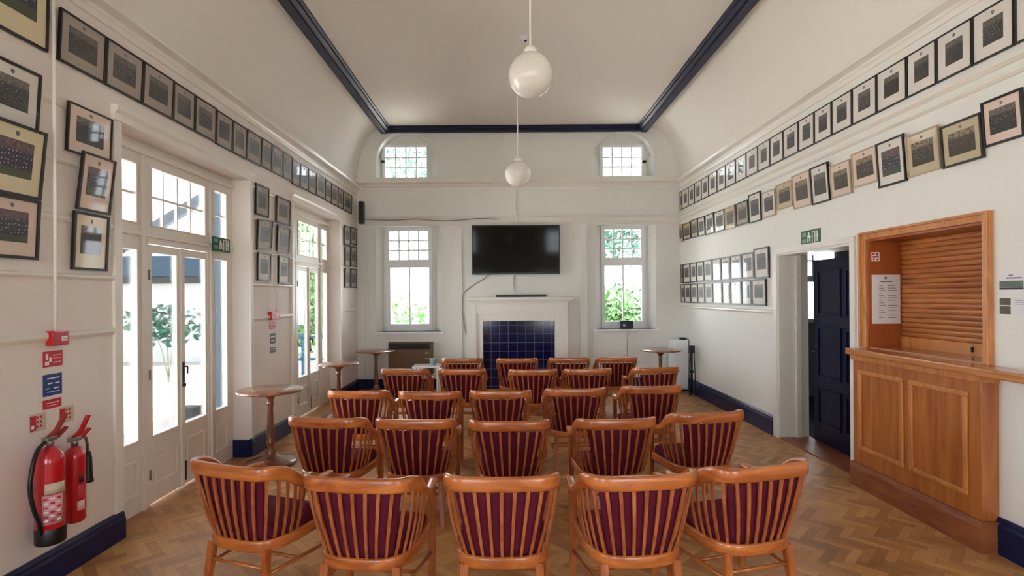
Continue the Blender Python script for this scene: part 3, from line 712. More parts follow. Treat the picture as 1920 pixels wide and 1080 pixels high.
# ---------------------------------------------------------------- fire extinguishers (wall hung)
def extinguisher(px,pbot,ptop,r,name,label,kind):
    Xc=WL+.012+r+.02
    a,_=unroll(px,pbot); Y=Xc/a; z0=onL(px,pbot-3,Xc)[1]; z1=onL(px,ptop,Xc)[1]; h=z1-z0
    e=empty(name,(Xc,Y,z0),0,label,'fire extinguisher','wall hung fire extinguishers')
    m=MB(); n=r
    prof=[(0,.02),(r*.8,.02),(r,.035),(r,h-r*1.25),(r*.97,h-r*.95),(r*.85,h-r*.55),(r*.6,h-r*.22),(r*.33,h-r*.05),(r*.3,h),(0,h)]
    m.lathe(prof,32); m.build('cylinder',red_m,e)
    m=MB(); m.box(-r-.028,-r+.012,-.02,.02,h*.5,h*.62); m.build('wall_bracket',steel_m,e)
    m=MB(); m.tube([(0,0,h-.005),(0,0,h+.045)],.018,14); m.box(-.02,.02,-.035,.03,h+.03,h+.055,bev=.004); m.build('valve',steel_m,e)
    m=MB(); m.prism([(-.03,h+.045),(.05,h+.05),(.11,h+.085),(.115,h+.075),(.05,h+.035),(-.03,h+.03)],'x',-.012,.012)
    m.prism([(-.01,h+.06),(.04,h+.085),(.10,h+.165),(.115,h+.160),(.055,h+.075),(.01,h+.05)],'x',-.011,.011)
    m.build('lever_handle',red_m if kind=='co2' else plain('dull_red_lever',rgb(150,50,46),.4),e)
    if kind=='water':
        m=MB(); m.lathe([(0,0),(r*.98,0),(r*1.03,.01),(r*1.03,.085),(r,.09)],32); m.build('base_ring',black_m,e)
        pts=[]
        P0=[(.0,-.03,h+.03),(.01,-.09,h+.0),(.02,-.135,h-.08),(.02,-.15,h-.20),(.02,-.125,h-.32),(.015,-.09,h-.40),(.01,-r-.012,h-.47)]
        for i in range(len(P0)-1):
            for t in (0,.25,.5,.75):
                p0=Vector(P0[max(i-1,0)]);p1=Vector(P0[i]);p2=Vector(P0[i+1]);p3=Vector(P0[min(i+2,len(P0)-1)])
                pts.append(.5*((2*p1)+(-p0+p2)*t+(2*p0-5*p1+4*p2-p3)*t*t+(-p0+3*p1-3*p2+p3)*t**3))
        pts.append(Vector(P0[-1]))
        m=MB(); m.tube(pts,.011,10); m.build('hose',black_m,e)
        # label wrapped round the front of the cylinder
        def patch(a0,a1,z0_,z1_,mat,nm,rr):
            m=MB(); R=[]; k=10
            for i in range(k+1):
                an=math.radians(a0+(a1-a0)*i/k); c,s_=math.cos(an),math.sin(an)
                R.append([(rr*c,rr*s_,z0_),((rr+.001)*c,(rr+.001)*s_,z0_),((rr+.001)*c,(rr+.001)*s_,z1_),(rr*c,rr*s_,z1_)])
            m.rings(R); return m.build(nm,mat,e)
        patch(-70,10,h*.53,h*.64,creamp_m,'paper_tag',r+.0005)
        patch(-80,0,h*.22,h*.52,plain('pink_label',rgb(214,150,160),.5),'instruction_label',r+.0005)
        for i in range(6):
            for j in range(3): patch(-74+24*j,-58+24*j,h*(.25+.045*i),h*(.27+.045*i),red_m if (i+j)%2 else whitep_m,'label_print',r+.0015)
    else:
        m=MB(); m.tube([(0,.02,h+.04),(0,.06,h+.045),(0,.085,h+.03),(0,.095,h-.01),(0,.097,h-.06)],.008,10); m.build('discharge_pipe',steel_m,e)
        m=MB(); m.lathe([(0,0),(.030,0),(.030,.012),(.026,.03),(.022,.15),(.016,.185),(0,.19)],20,at=(0,.10,h-.25)); m.build('discharge_horn',black_m,e)
        def patch(a0,a1,z0_,z1_,mat,nm,rr):
            m=MB(); R=[]; k=8
            for i in range(k+1):
                an=math.radians(a0+(a1-a0)*i/k); c,s_=math.cos(an),math.sin(an)
                R.append([(rr*c,rr*s_,z0_),((rr+.001)*c,(rr+.001)*s_,z0_),((rr+.001)*c,(rr+.001)*s_,z1_),(rr*c,rr*s_,z1_)])
            m.rings(R); return m.build(nm,mat,e)
        patch(-40,5,h*.2,h*.32,plain('pale_label',rgb(230,190,186),.5),'paper_tag',r+.0005)
        patch(-35,0,h*.34,h*.52,plain('red_label',rgb(206,60,70),.5),'instruction_label',r+.0005)
        patch(-30,5,h*.55,h*.64,plain('dark_label',rgb(70,20,50),.5),'dark_band',r+.0005)
extinguisher(95,1019,836,.070,'fire_extinguisher','larger red fire extinguisher with black hose and black base on left wall','water')
extinguisher(141,986,836,.054,'fire_extinguisher','slimmer red fire extinguisher with black horn, beside the larger one','co2')

# ---------------------------------------------------------------- framed team photographs
ORD=['first','second','third','fourth','fifth','sixth','seventh','eighth','ninth','tenth','eleventh','twelfth','thirteenth','fourteenth','fifteenth','sixteenth','seventeenth','eighteenth','nineteenth','twentieth','twenty-first','twenty-second','twenty-third']
def picture(side,px0,px1,yt,yb,label,group,mount='white',photo='grey',frame='black',lean=0,spin=0,pm=None,fw=.014,mleft=.17,mbot=.24,mtop=.2):
    X=WL if side=='L' else WR; s=1 if side=='L' else -1
    off=.025 if (side=='L') else .02
    pc=(px0+px1)/2 if pm is None else pm
    Y0=onL(px0,(yt+yb)/2,X)[0]; Y1=onL(px1,(yt+yb)/2,X)[0]
    zt=onL(pc,yt,X)[1]; zb=onL(pc,yb,X)[1]
    return picture_m(side,min(Y0,Y1),max(Y0,Y1),zb,zt,label,group,mount,photo,frame,lean,spin,fw,mleft,mbot,mtop)
def picture_m(side,Y0,Y1,zb,zt,label,group,mount,photo,frame,lean=0,spin=0,fw=.014,mleft=.17,mbot=.24,mtop=.2,off=.0):
    X=WL if side=='L' else WR; s=1 if side=='L' else -1
    w=Y1-Y0-.004; h=zt-zb
    e=empty('framed_photograph',(X+s*(.004+off),(Y0+Y1)/2,zb),0,label,'picture frame',group)
    # local x = along the wall as seen from the room left->right, local -y = into the room
    e.rotation_euler = (Matrix.Rotation(math.radians(90 if s>0 else -90),4,'Z') @ Matrix.Rotation(math.radians(spin),4,'Y') @ Matrix.Rotation(math.radians(lean),4,'X')).to_euler()
    t=.018
    m=MB()
    for a,b,c,d in ((-w/2,w/2,0,fw),(-w/2,w/2,h-fw,h),(-w/2,-w/2+fw,fw,h-fw),(w/2-fw,w/2,fw,h-fw)): m.box(a,b,-t,0,c,d)
    m.build('frame',bframe_m if frame=='black' else lframe_m,e)
    m=MB(); m.box(-w/2+fw,w/2-fw,-t*.55,-.002,fw,h-fw); m.build('mount',mounts[mount],e)
    iw,ih=w-2*fw,h-2*fw
    m=MB(); m.box(-w/2+fw+iw*mleft,w/2-fw-iw*mleft,-t*.62,-t*.55,fw+ih*mbot,h-fw-ih*mtop); m.build('photograph',photos[photo],e)
    m=MB(); cw=iw*.035; m.prism([(-cw,h-fw-ih*mtop*.35),(cw,h-fw-ih*mtop*.35),(cw,h-fw-ih*mtop*.6),(0,h-fw-ih*mtop*.75),(-cw,h-fw-ih*mtop*.6)],'y',-t*.62,-t*.55); m.build('crest',ink_m,e)
    return e
# upper row, left wall
gx=[105,193,263,321,362,402,433,460,488,507,528.5,545.5,560.5,575.5,590.5,607.5,618.5,631,641,657]
GL='team photographs in the upper row on the left wall'
jit=[0,.0,.0,.0,.0,-.01,-.01,.0,.01,.01,.015,-.01,0,.0,.01,0,.0,0,0]
for i,(a,b) in enumerate(zip(gx,gx[1:])):
    Y0=onL(a,300)[0]; Y1=onL(b,300)[0]; dz=jit[i]*.8
    ph='grey'
    picture_m('L',Y0,Y1,3.095+dz,3.41+dz,'grey-mounted team photograph in the upper left-wall row, %s from the near end'%ORD[i],GL,'grey',ph,'black',lean=3 if i<3 else 1.5,fw=.012)
# upper row, right wall
hx_=[1268,1280,1292,1303.5,1316.5,1330,1346,1362,1381,1401,1423,1446,1471,1500,1530,1563,1601.5,1648,1705,1761,1829,1909,2003]
GR='team photographs in the upper row on the right wall'
n=len(hx_)-1
for i,(a,b) in enumerate(zip(hx_,hx_[1:])):
    Y1=min(onR(a,300)[0],D-.03); Y0=onR(b,300)[0]
    k=n-1-i
    picture_m('R',Y0,Y1,3.175,3.50,'white-mounted team photograph in the upper right-wall row, %s from the near end'%ORD[k],GR,'white','dark' if k in (4,9) else 'grey','black',lean=0,fw=.010,mleft=.24,mbot=.25,mtop=.22)
# lower hung row, right wall
LR=[ # x0,x1,ytop,ybottom(at centre),mount,photo,frame,lean
 (1849,1928,178,266,'pink','dark','black'),(1772,1850,224,306,'tan','sepia','black'),(1706,1768,245,325,'tan','sepia','pale'),
 (1651,1704,260,346,'white','colour','black'),(1603,1651,280,346,'pink','sepia','pale'),(1562,1601,305,367,'pink','sepia','pale'),
 (1526,1560,309,380,'white','dark','black'),(1491,1525,324,388,'pink','sepia','pale'),(1459,1489,342,390,'tan','sepia','pale'),
 (1432,1457,358,406,'white','dark','pale'),(1407,1430,362,416,'white','grey','black'),(1383,1406,378,421,'grey','sepia','black'),
 (1362,1381,387,429,'tan','grey','pale'),(1342,1361,395,434,'white','grey','black'),(1325,1341,401,439,'white','grey','black'),
 (1311,1324,407,442,'white','grey','black'),(1298,1310.5,411,445,'tan','sepia','black'),(1283,1297,418,449,'tan','sepia','black'),(1270,1282.5,422,455,'tan','sepia','pale')]
GH='team photographs hung in the second row on the right wall'
desc={'pink':'pinkish-mounted','tan':'tan-mounted','white':'white-mounted','grey':'grey-mounted'}
for i,(a,b,t_,bt,mo,ph,fr) in enumerate(LR):
    picture('R',a,b,t_,bt,'%s team photograph in a %s frame, second right-wall row, %s from the near end'%(desc[mo],fr,ORD[i]),GH,mo,ph,fr,lean=4 if i<8 else 2,fw=.015 if fr=='black' else .012,mleft=.14,mbot=.2,mtop=.2)
# grid of small frames on the right wall
ue=[1271.7,1283,1296,1308,1321.7,1337.5,1354,1371.7,1393,1416.5,1445]
le=[1272.5,1285,1297,1310,1323,1338,1356,1371.7,1392.5,1411.7,1439]
for row,edges in (('upper',ue),('lower',le)):
    for i,(a,b) in enumerate(zip(edges,edges[1:])):
        k=9-i; Y1=min(onR(a,500)[0],D-.06); Y0=onR(b,500)[0]
        z0,z1=(1.865,2.195) if row=='upper' else (1.52,1.845)
        if row=='upper' and k==0: z0-=.01; z1+=.035
        picture_m('R',Y0+.006,Y1,z0,z1,'small black-framed team photograph left of the doorway, %s row, %s from the door'%(row,ORD[k]),'small framed photographs beside the doorway',
                  'white','grey','black',lean=1,fw=.018,mleft=.17,mbot=.27,mtop=.16)
# near left columns
GN='large framed photographs stacked near the left edge'
picture('L',-40,84,-90,86,'cream-mounted framed photograph at the top left corner of the wall',GN,'cream','colour','black',lean=2,pm=60,fw=.014)
picture('L',-48,66,132,242,'black-framed grey team photograph, topmost of the three beside the picture edge',GN,'white','dark','black',lean=4,pm=45,fw=.016)
picture('L',-44,71,241,371,'cream-mounted colour team photograph, middle of the three beside the picture edge',GN,'cream','colour','black',lean=6,pm=45,fw=.016)
picture('L',-46,66,372,486,'pink-mounted team photograph, lowest of the three beside the picture edge',GN,'pink','colour','black',lean=3,pm=40,fw=.018)
GM='framed photographs stacked between the pipe and the near french doors'
picture('L',119,203,208,296,'pinkish-mounted team photograph, topmost of the three left of the french doors',GM,'pink','dark','black',lean=3,spin=0,pm=165,fw=.010)
e=picture('L',132,196,293,398,'black-framed colour team photograph, middle of the three left of the french doors',GM,'pink','colour','black',lean=7,spin=0,pm=168,fw=.014,mbot=.26); e.location.x+=.02
picture('L',129,196,401,507,'black-framed team photograph, lowest of the three left of the french doors',GM,'cream','dark','black',lean=3,pm=165,fw=.016,mbot=.26)
# pier between the doors
GP='small framed photographs on the pier between the french doors'
for (a,b,t_,bt,lab,ln,sp_) in ((476,501,348,405,'top left',1,0),(515,541,372,420,'top right',2,0),(479,507,412,468,'middle left',5,-5),(516,540,424,474,'middle right',3,0),(480,505,474,527,'bottom left',1,0),(519.5,540,480,532,'bottom right',1,0)):
    picture('L',a,b,t_,bt,'small black-framed photograph on the pier between french doors, %s of six'%lab,GP,'white' if 'bottom' in lab else 'grey','grey','black',lean=ln,spin=sp_,fw=.016)
GQ='small framed photographs in the far left corner'
for (a,b,t_,bt,lab) in ((643.5,655,424,459,'top left'),(656,667,427,459,'top right'),(645,655,460,500,'middle left'),(656,667,462,500,'middle right'),(645,655,502,540,'bottom left'),(656,667,504,540,'bottom right')):
    picture('L',a,b,t_,bt,'small black-framed photograph in the far left corner, %s of six'%lab,GQ,'grey','grey','black',lean=1,fw=.02)

# ---------------------------------------------------------------- far wall things
x0,z1=onF(885,424); x1,z0=onF(1049,514)
tv=empty('television',((x0+x1)/2,D-.04,z0),0,'large black flat screen television mounted above the fireplace','television')
w,h=x1-x0,z1-z0
m=MB(); m.box(-w/2,w/2,-.075,-.03,0,h,bev=.006); m.build('case',black_m,tv)
m=MB(); m.box(-w/2+.018,w/2-.018,-.0765,-.074,.025,h-.018); m.build('screen',screen_m,tv)
m=MB(); m.box(-.2,.2,-.03,.019,h*.3,h*.7); m.build('wall_bracket',iron_m,tv)
# fireplace
fp=empty('fireplace',(onF(971,560)[0],D-.02,0),0,'white painted fireplace surround filled with dark navy tiles','fireplace')
fx=fp.location.x
def FX(px): return X_(px)-fx
m=MB(); zt=Z_(601,970); zf=Z_(566,970)
m.box(FX(884),FX(905),-.10,0,0,zf,bev=.004); m.box(FX(1038),FX(1062),-.10,0,0,zf,bev=.004); m.box(FX(905),FX(1038),-.10,0,zt,zf)
m.box(FX(884),FX(893),-.13,-.10,0,zf,bev=.003); m.box(FX(1054),FX(1062),-.13,-.10,0,zf,bev=.003); m.box(FX(893),FX(1054),-.13,-.10,Z_(587,970),Z_(583,970)); m.box(FX(893),FX(1054),-.125,-.10,Z_(583,970),zf)
m.build('surround',trim_m,fp)
m=MB(); zm=Z_(557,970); m.box(FX(876),FX(1072),-.22,0,zf+.035,zm,bev=.008); m.box(FX(880),FX(1067),-.17,0,zf,zf+.035,bev=.006); m.build('mantel_shelf',trim_m,fp)
m=MB(); m.box(FX(905),FX(1038),-.03,0,0,zt); m.build('tiled_infill',tile_m,fp)
m=MB(); sx0,sx1=onF(930,550,D-.15)[0],onF(1024,550,D-.15)[0]; m.box(sx0,sx1,D-.20,D-.13,zm,zm+.045,bev=.008)
tag(m.build('soundbar',black_m),'slim black soundbar lying on the mantel shelf below the television','soundbar')
# cable from television
def curve(P0,k=5):
    out=[]
    for i in range(len(P0)-1):
        p0=Vector(P0[max(i-1,0)]);p1=Vector(P0[i]);p2=Vector(P0[i+1]);p3=Vector(P0[min(i+2,len(P0)-1)])
        for q in range(k):
            t=q/k; out.append(.5*((2*p1)+(-p0+p2)*t+(2*p0-5*p1+4*p2-p3)*t*t+(-p0+3*p1-3*p2+p3)*t**3))
    out.append(Vector(P0[-1])); return out
def F3(px,py,off): x,z=onF(px,py,D-off); return (x,D-off,z)
grey_c=plain('grey_cable',rgb(150,148,146),.6)
m=MB(); m.tube(curve([F3(918,514,.035),F3(905,524,.035),F3(885,536,.035),F3(870,550,.035),F3(867,575,.035),F3(869,600,.035),F3(874,628,.035)]),.008,6); tag(m.build('television_cable',grey_c),'loose grey cable drooping from the television to beside the mantel','cable')
m=MB(); m.tube([F3(967,345,.14),F3(967,352,.14),F3(967,360,.018),F3(967,398,.018),F3(967,400,.06),F3(967,422,.06)],.014,6); tag(m.build('conduit_pipe',pipe_m),'white vertical conduit running down to the top of the television','pipe')
m=MB(); m.tube([F3(964,516,.035),F3(963,530,.035),F3(965,546,.035)],.006,6); tag(m.build('soundbar_cable',grey_c),'short thin cable between television and soundbar','cable')
m=MB(); m.tube(curve([F3(683,411,.055),F3(730,413,.055),F3(780,411,.055),F3(830,414,.055),F3(870,412,.055),F3(900,410,.055),F3(935,411,.055)]),.009,6); tag(m.build('speaker_cable',grey_c),'thin cable clipped along the far picture rail from the speaker','cable')
# speaker in left corner
xs,zs1=onF(673.5,378,D-.15); zs0=onF(673.5,420,D-.15)[1]
xs+=.04
sp=empty('wall_speaker',(xs,D-.15,zs0),0,'slim black column speaker high in the far left corner','speaker')
m=MB(); m.box(-.045,.045,-.05,.06,0,zs1-zs0,bev=.012); m.build('cabinet',black_m,sp); m=MB(); m.box(-.02,.02,.06,.149,.15,.22); m.build('wall_bracket',iron_m,sp)
m=MB(); m.box(-.035,.035,-.054,-.05,.03,zs1-zs0-.03); m.build('grille',iron_m,sp)
# heater under the left window
x0,z1=onF(728,642,D-.12); x1,z0=onF(811,689,D-.12)
e=empty('wall_heater',((x0+x1)/2,D,.28),0,'brown box wall heater with dark upper vent below the left window','heater'); w=x1-x0; h=z1-.28
m=MB(); m.box(-w/2,w/2,-.12,-.001,0,h-.13,bev=.006); m.box(w/2-.05,w/2,-.12,-.001,h-.13,h,bev=.004); m.box(-w/2,w/2-.05,-.10,-.001,h-.02,h); m.build('case',brown_m,e)
m=MB(); m.box(-w/2+.0,w/2-.05,-.095,-.002,h-.13,h-.02); 
for i in range(5): m.box(-w/2,w/2-.05,-.11,-.095,h-.12+i*.022,h-.112+i*.022)
m.build('vent_grille',plain('dark_brown_grille',rgb(44,32,26),.6),e)
m=MB(); m.box(w/2-.13,w/2-.07,-.126,-.12,h-.2,h-.185); m.box(w/2-.13,w/2-.07,-.126,-.12,h-.30,h-.285); m.build('control_labels',creamp_m,e)
# low white table with tub
x0,_=onF(775,690,9.1); x1,_=onF(826,690,9.1); zt=onF(800,685,9.1)[1]
e=empty('coffee_table',((x0+x1)/2,9.15,0),0,'low white table standing below the heater at the far wall','table'); w=x1-x0
m=MB(); m.box(-w/2,w/2,-.18,.18,zt-.03,zt,bev=.005); m.build('tabletop',win_m,e)
for sx in (-1,1):
    for sy in (-1,1): m=MB(); m.box(sx*(w/2-.04)-.015,sx*(w/2-.04)+.015,sy*.15-.015,sy*.15+.015,0,zt-.03); m.build('leg',win_m,e)
m=MB(); m.lathe([(0,0),(.045,0),(.06,.10),(.063,.10),(.063,.115),(0,.12)],20,at=((x0+x1)/2+.1,9.12,zt)); tag(m.build('plastic_tub',plain('pale_blue_plastic',rgb(190,214,216),.4)),'pale blue plastic tub on the low white table','tub')
# black box on right sill
x0,z1=onF(1163,601,D-.0); x1,z0=onF(1187,616,D-.0)
e=empty('set_top_box',((x0+x1)/2,D+.02,RN[2]),0,'small black router box standing on the right window sill','router'); w=x1-x0; h=z1-RN[2]
m=MB(); m.box(-w/2,w/2,-.035,.035,0,max(h,.12),bev=.006); m.build('case',black_m,e); m=MB(); m.box(-w*.3,-w*.1,-.037,-.035,.05,.09); m.build('display',plain('display_grey',rgb(170,176,186),.3),e)
m=MB(); cx=onF(1176,600)[0]; m.tube([(cx,D-.055,RN[2]+.01),(cx,D-.06,RN[2]-.05),(cx-.01,D-.04,RN[2]-.3),(cx,D-.045,.25)],.007,6); tag(m.build('power_cable',grey_c),'thin pale cable hanging from the right window sill','cable')
# white cabinet and black stand in the right corner
x0,z1=onF(1264,638,9.15); x1,_=onF(1291,638,9.15)
e=empty('white_cabinet',((x0+x1)/2,9.3,0),0,'tall narrow white cabinet in the far right corner','cabinet'); w=x1-x0
m=MB(); m.box(-w/2,w/2,-.14,.2,.03,z1,bev=.012); m.build('body',win_m,e); m=MB(); m.box(-w/2+.012,w/2-.012,-.152,-.14,.06,z1-.02,bev=.006); m.build('door',win_m,e); m=MB(); m.box(-w/2+.02,w/2-.02,-.12,.18,0,.03); m.build('plinth',iron_m,e)
m=MB(); bxx=(x0+x1)/2+.06; m.box(bxx-.05,bxx+.05,9.2,9.3,z1,z1+.04,bev=.008); tag(m.build('remote_box',black_m),'small black box on top of the white corner cabinet','box')
xx,zt=onF(1297,648,8.75)
e=empty('folded_stand',(xx,8.75,0),0,'folded black tripod stand upright against the right wall','stand')
m=MB(); m.tube([(0,0,.05),(0,0,zt)],.014,10); m.build('pole',black_m,e)
m=MB(); m.box(-.045,.045,-.03,.03,zt-.12,zt,bev=.008); m.build('head',black_m,e)
for k,(ax,ay) in enumerate(((-.045,-.02),(.045,-.02),(0,.045))):
    m=MB(); m.tube([(ax*1.1,ay*1.1,0),(ax,ay,.35),(ax*.7,ay*.7,zt-.12)],.009,8); m.build('leg',black_m,e)
m=MB(); m.tube([(-.03,0,.4),(.03,0,.4)],.02,10); m.build('collar',iron_m,e)

# ---------------------------------------------------------------- globe pendants
def globe(px,py,r,Y,label):
    x,z=onF(px,py,Y)
    e=empty('globe_pendant',(x,Y,z),0,label,'pendant light','opal globe pendants')
    m=MB(); n=24; m.lathe([(r*math.sin(math.pi*i/n),-r*math.cos(math.pi*i/n)) for i in range(n+1)],40); m.build('globe',opal_m,e)
    m=MB(); m.lathe([(0,r-.012),(.05,r-.012),(.05,r+.02),(.03,r+.045),(.014,r+.05),(0,r+.05)],20); m.build('gallery',pipe_m,e)
    m=MB(); m.tube([(0,0,r+.045),(0,0,ZF-z-.02)],.0075,10); m.build('rod',pipe_m,e)
    m=MB(); m.lathe([(0,ZF-z-.05),(.03,ZF-z-.05),(.055,ZF-z-.02),(.055,ZF-z),(0,ZF-z)],20); m.build('ceiling_rose',pipe_m,e)
    return e
globe(995,141,.168,4.02,'nearer white opal globe pendant hanging from a thin rod')
globe(971,326,.172,7.15,'farther white opal globe pendant in front of the far wall')
xq=onF(985,73,6.25)[0]
e=empty('smoke_detector',(xq,6.25,ZF),0,'small white smoke detector on the ceiling behind the near globe','smoke detector')
m=MB(); m.lathe([(0,0),(.055,0),(.055,-.02),(.045,-.04),(.02,-.05),(0,-.05)],20); m.build('housing',win_m,e)
m=MB(); m.lathe([(.0,-.05),(.018,-.05),(.014,-.058),(0,-.058)],14); m.build('sensor_cap',iron_m,e)

# ---------------------------------------------------------------- pedestal tables
def pedestal(x,y,r,h,label,name='pedestal_table'):
    e=empty(name,(x,y,0),0,label,'table','round pedestal tables along the walls')
    m=MB(); m.lathe([(0,h-.022),(r-.006,h-.022),(r,h-.016),(r,h-.005),(r-.006,h),(0,h)],48); m.build('tabletop',table_m,e)
    m=MB(); m.lathe([(0,h-.022),(.10,h-.022),(.095,h-.04),(.05,h-.07),(.032,h-.10),(.028,h-.13),(.036,h-.145),(.028,h-.16),(.026,h-.2),(.03,h-.34),(.038,h-.45),(.03,h-.50),(.042,h-.52),(.042,h-.54),(.03,h-.56),(.032,.16),(.05,.14),(.05,.09)],24); m.build('column',tabled_m,e)
    m=MB(); m.lathe([(0,.10),(.055,.10),(.09,.075),(.17,.045),(.235,.03),(.245,.018),(.245,0),(0,0)],36); m.build('base',tabled_m,e)
    return e
pedestal(-2.37,5.33,.31,.745,'round brown pedestal table nearest the camera, beside the near french doors')
pedestal(-2.34,7.40,.275,.745,'round pedestal table in front of the far french doors')
pedestal(-2.24,9.12,.335,.745,'round pedestal table in the far left corner by the heater')
pedestal(2.53,8.80,.33,.76,'round pedestal table in the far right corner by the white cabinet')

# ---------------------------------------------------------------- the armchair
def resample(ctrl,n):
    """Catmull-Rom through ctrl then n equally spaced points, as Vectors"""
    pts=curve(ctrl,10); Ls=[0]
    for a,b in zip(pts,pts[1:]): Ls.append(Ls[-1]+(b-a).length)
    out=[]; j=0
    for i in range(n):
        t=Ls[-1]*i/(n-1)
        while j<len(Ls)-2 and Ls[j+1]<t: j+=1
        f=(t-Ls[j])/max(1e-9,Ls[j+1]-Ls[j]); out.append(pts[j].lerp(pts[j+1],f))
    return out
half_top=[(0,-.300,.755),(.12,-.297,.755),(.214,-.284,.755),(.260,-.240,.752),(.276,-.172,.735),(.282,-.105,.695),(.282,-.04,.646),(.281,.03,.618),(.270,.13,.610),(.258,.235,.608)]
half_low=[(0,-.235,.345),(.10,-.228,.345),(.17,-.200,.345),(.212,-.145,.345),(.232,-.06,.345),(.238,.03,.345),(.238,.12,.345),(.236,.225,.345)]
def mirror(h): return [(-x,y,z) for x,y,z in h[::-1]]+list(h[1:])
TOP=resample(mirror(half_top),81); LOW=resample(mirror(half_low),81)
def sample(A,s):   # s in -1..1
    f=(s+1)/2*(len(A)-1); i=min(int(f),len(A)-2); return A[i].lerp(A[i+1],f-i)
def sweep(mb,A,dims,s0=-1,s1=1,n=60,rnd=6,lean=0):
    """rounded-rectangle section (thickness, height) along the curve"""
    R=[]
    for i in range(n+1):
        s=s0+(s1-s0)*i/n; p=sample(A,s); t=(sample(A,min(1,s+.02))-sample(A,max(-1,s-.02))); t.normalize()
        side=Vector((t.y,-t.x,0)).normalized(); up=side.cross(t); 
        if up.z<0: up=-up
        th,h,ln=dims(s); ring=[]
        m_=16
        for k in range(m_):
            a=2*math.pi*k/m_; ca,sa=math.cos(a),math.sin(a)
            q=.55
            u=math.copysign(abs(ca)**q,ca)*th/2; v=math.copysign(abs(sa)**q,sa)*h/2
            ring.append(p+side*(u+ln*v)+up*v)
        R.append(ring)
    mb.rings(R)
def make_chair():
    e=empty('armchair')
    def dtop(s):
        a=abs(s); k=min(1,max(0,(a-.50)/.25)); k=k*k*(3-2*k)
        return (.036+(.048-.036)*k,.072+(.032-.072)*k,0)
    m=MB(); sweep(m,TOP,dtop,n=80); m.build('top_rail',chair_m,e)
    m=MB(); sweep(m,LOW,lambda s:(.030,.062,0),n=60); m.box(-.236,.236,.200,.232,.314,.376,bev=.006); m.build('seat_frame',chair_m,e)
    m=MB(); ns=17
    for i in range(ns):
        s=-.66+1.32*i/(ns-1)
        a=sample(LOW,s*.90); b=sample(TOP,s)
        t=(sample(TOP,s+.02)-sample(TOP,s-.02)); t.z=0; t.normalize(); side=Vector((t.y,-t.x,0))
        hr=dtop(s)[1]/2
        p0=Vector((a.x,a.y,.365)); p1=Vector((b.x,b.y,b.z-hr+.01))
        R=[]
        for k in range(5):
            f=k/4; c=p0.lerp(p1,f)+side*(.010*math.sin(math.pi*f)) ; w=.0066+.0022*f; th=.005
            # slight outward bow
            R.append([c-t*w-side*th,c+t*w-side*th,c+t*w+side*th,c-t*w+side*th])
        m.rings(R,smooth=False)
    m.build('back_slats',slat_m,e)
    # upholstered back pad
    m=MB(); nu,nv=14,10; F=[];Bk=[]
    for i in range(nu+1):
        s=-.305+.61*i/nu; rf=[];rb=[]
        for j in range(nv+1):
            f=.06+.86*j/nv; a=sample(LOW,s*.90); b=sample(TOP,s); p0=Vector((a.x,a.y,.365)); p1=Vector((b.x,b.y,b.z-.02))
            c=p0.lerp(p1,f); n=Vector((-c.x*.55,.5,0)).normalized()
            edge=min(1,4*min(i,nu-i)/nu+.25)*min(1,4*min(j,nv-j)/nv+.25)
            rb.append(c+n*.012); rf.append(c+n*(.012+.034*edge))
        F.append(rf);Bk.append(rb)
    Vf=[[m.bm.verts.new(p) for p in r] for r in F]; Vb=[[m.bm.verts.new(p) for p in r] for r in Bk]
    for i in range(nu):
        for j in range(nv):
            for V,fl_ in ((Vf,0),(Vb,1)):
                q=(V[i][j],V[i+1][j],V[i+1][j+1],V[i][j+1]); f=m.bm.faces.new(q if fl_ else q[::-1]); f.smooth=True
    for i in range(nu): m.bm.faces.new((Vf[i][0],Vf[i+1][0],Vb[i+1][0],Vb[i][0])); m.bm.faces.new((Vb[i][nv],Vb[i+1][nv],Vf[i+1][nv],Vf[i][nv]))
    for j in range(nv): m.bm.faces.new((Vf[0][j+1],Vf[0][j],Vb[0][j],Vb[0][j+1])); m.bm.faces.new((Vf[nu][j],Vf[nu][j+1],Vb[nu][j+1],Vb[nu][j]))
    m.build('back_pad',fabric_m,e)
    # seat cushion
    out=[Vector((p.x*.93,p.y*.93,0)) for p in LOW]; out+= [Vector((x,.222,0)) for x in (.16,.08,0,-.08,-.16)]
    m=MB(); R=[]
    for sc,z in ((.97,.362),(1.0,.375),(1.01,.40),(.99,.418),(.93,.432),(.75,.442),(.4,.447),(.02,.448)):
        R.append([Vector((p.x*sc,(p.y-.0)*sc,z)) for p in out])
    m.rings(R); m.build('seat',fabric_m,e)
    # legs
    def leg(p0,p1,w0,w1,nm='leg'):
        m=MB(); R=[]
        for f in (0,.5,1):
            c=Vector(p0).lerp(Vector(p1),f); w=w0+(w1-w0)*f
            R.append([c+Vector((a*w/2,b*w/2,0)) for a,b in ((-1,-1),(1,-1),(1,1),(-1,1))])
        m.rings(R,smooth=False)
        es=[ed for ed in m.bm.edges if abs((ed.verts[0].co-ed.verts[1].co).z)>.05]
        bmesh.ops.bevel(m.bm,geom=es,offset=.005,segments=2,affect='EDGES')
        return m.build(nm,leg_m,e)
    for s in (-1,1):
        leg((s*.205,-.235,0),(s*.185,-.195,.33),.030,.042)
        leg((s*.245,.235,0),(s*.250,.222,.60),.034,.040)
    m=MB()
    for s in (-1,1): m.tube([(s*.2,-.215,.20),(s*.245,.225,.20)],.010,8)
    m.tube([(-.2,-.215,.235),(.2,-.215,.235)],.010,8); m.tube([(-.222,0,.20),(.222,0,.20)],.010,8)
    m.build('stretcher',chair_m,e)
    return e
proto=make_chair()
def copy_tree(o,parent=None):
    c=o.copy(); C.objects.link(c); c.parent=parent
    for ch in list(o.children): copy_tree(ch,c)
    return c
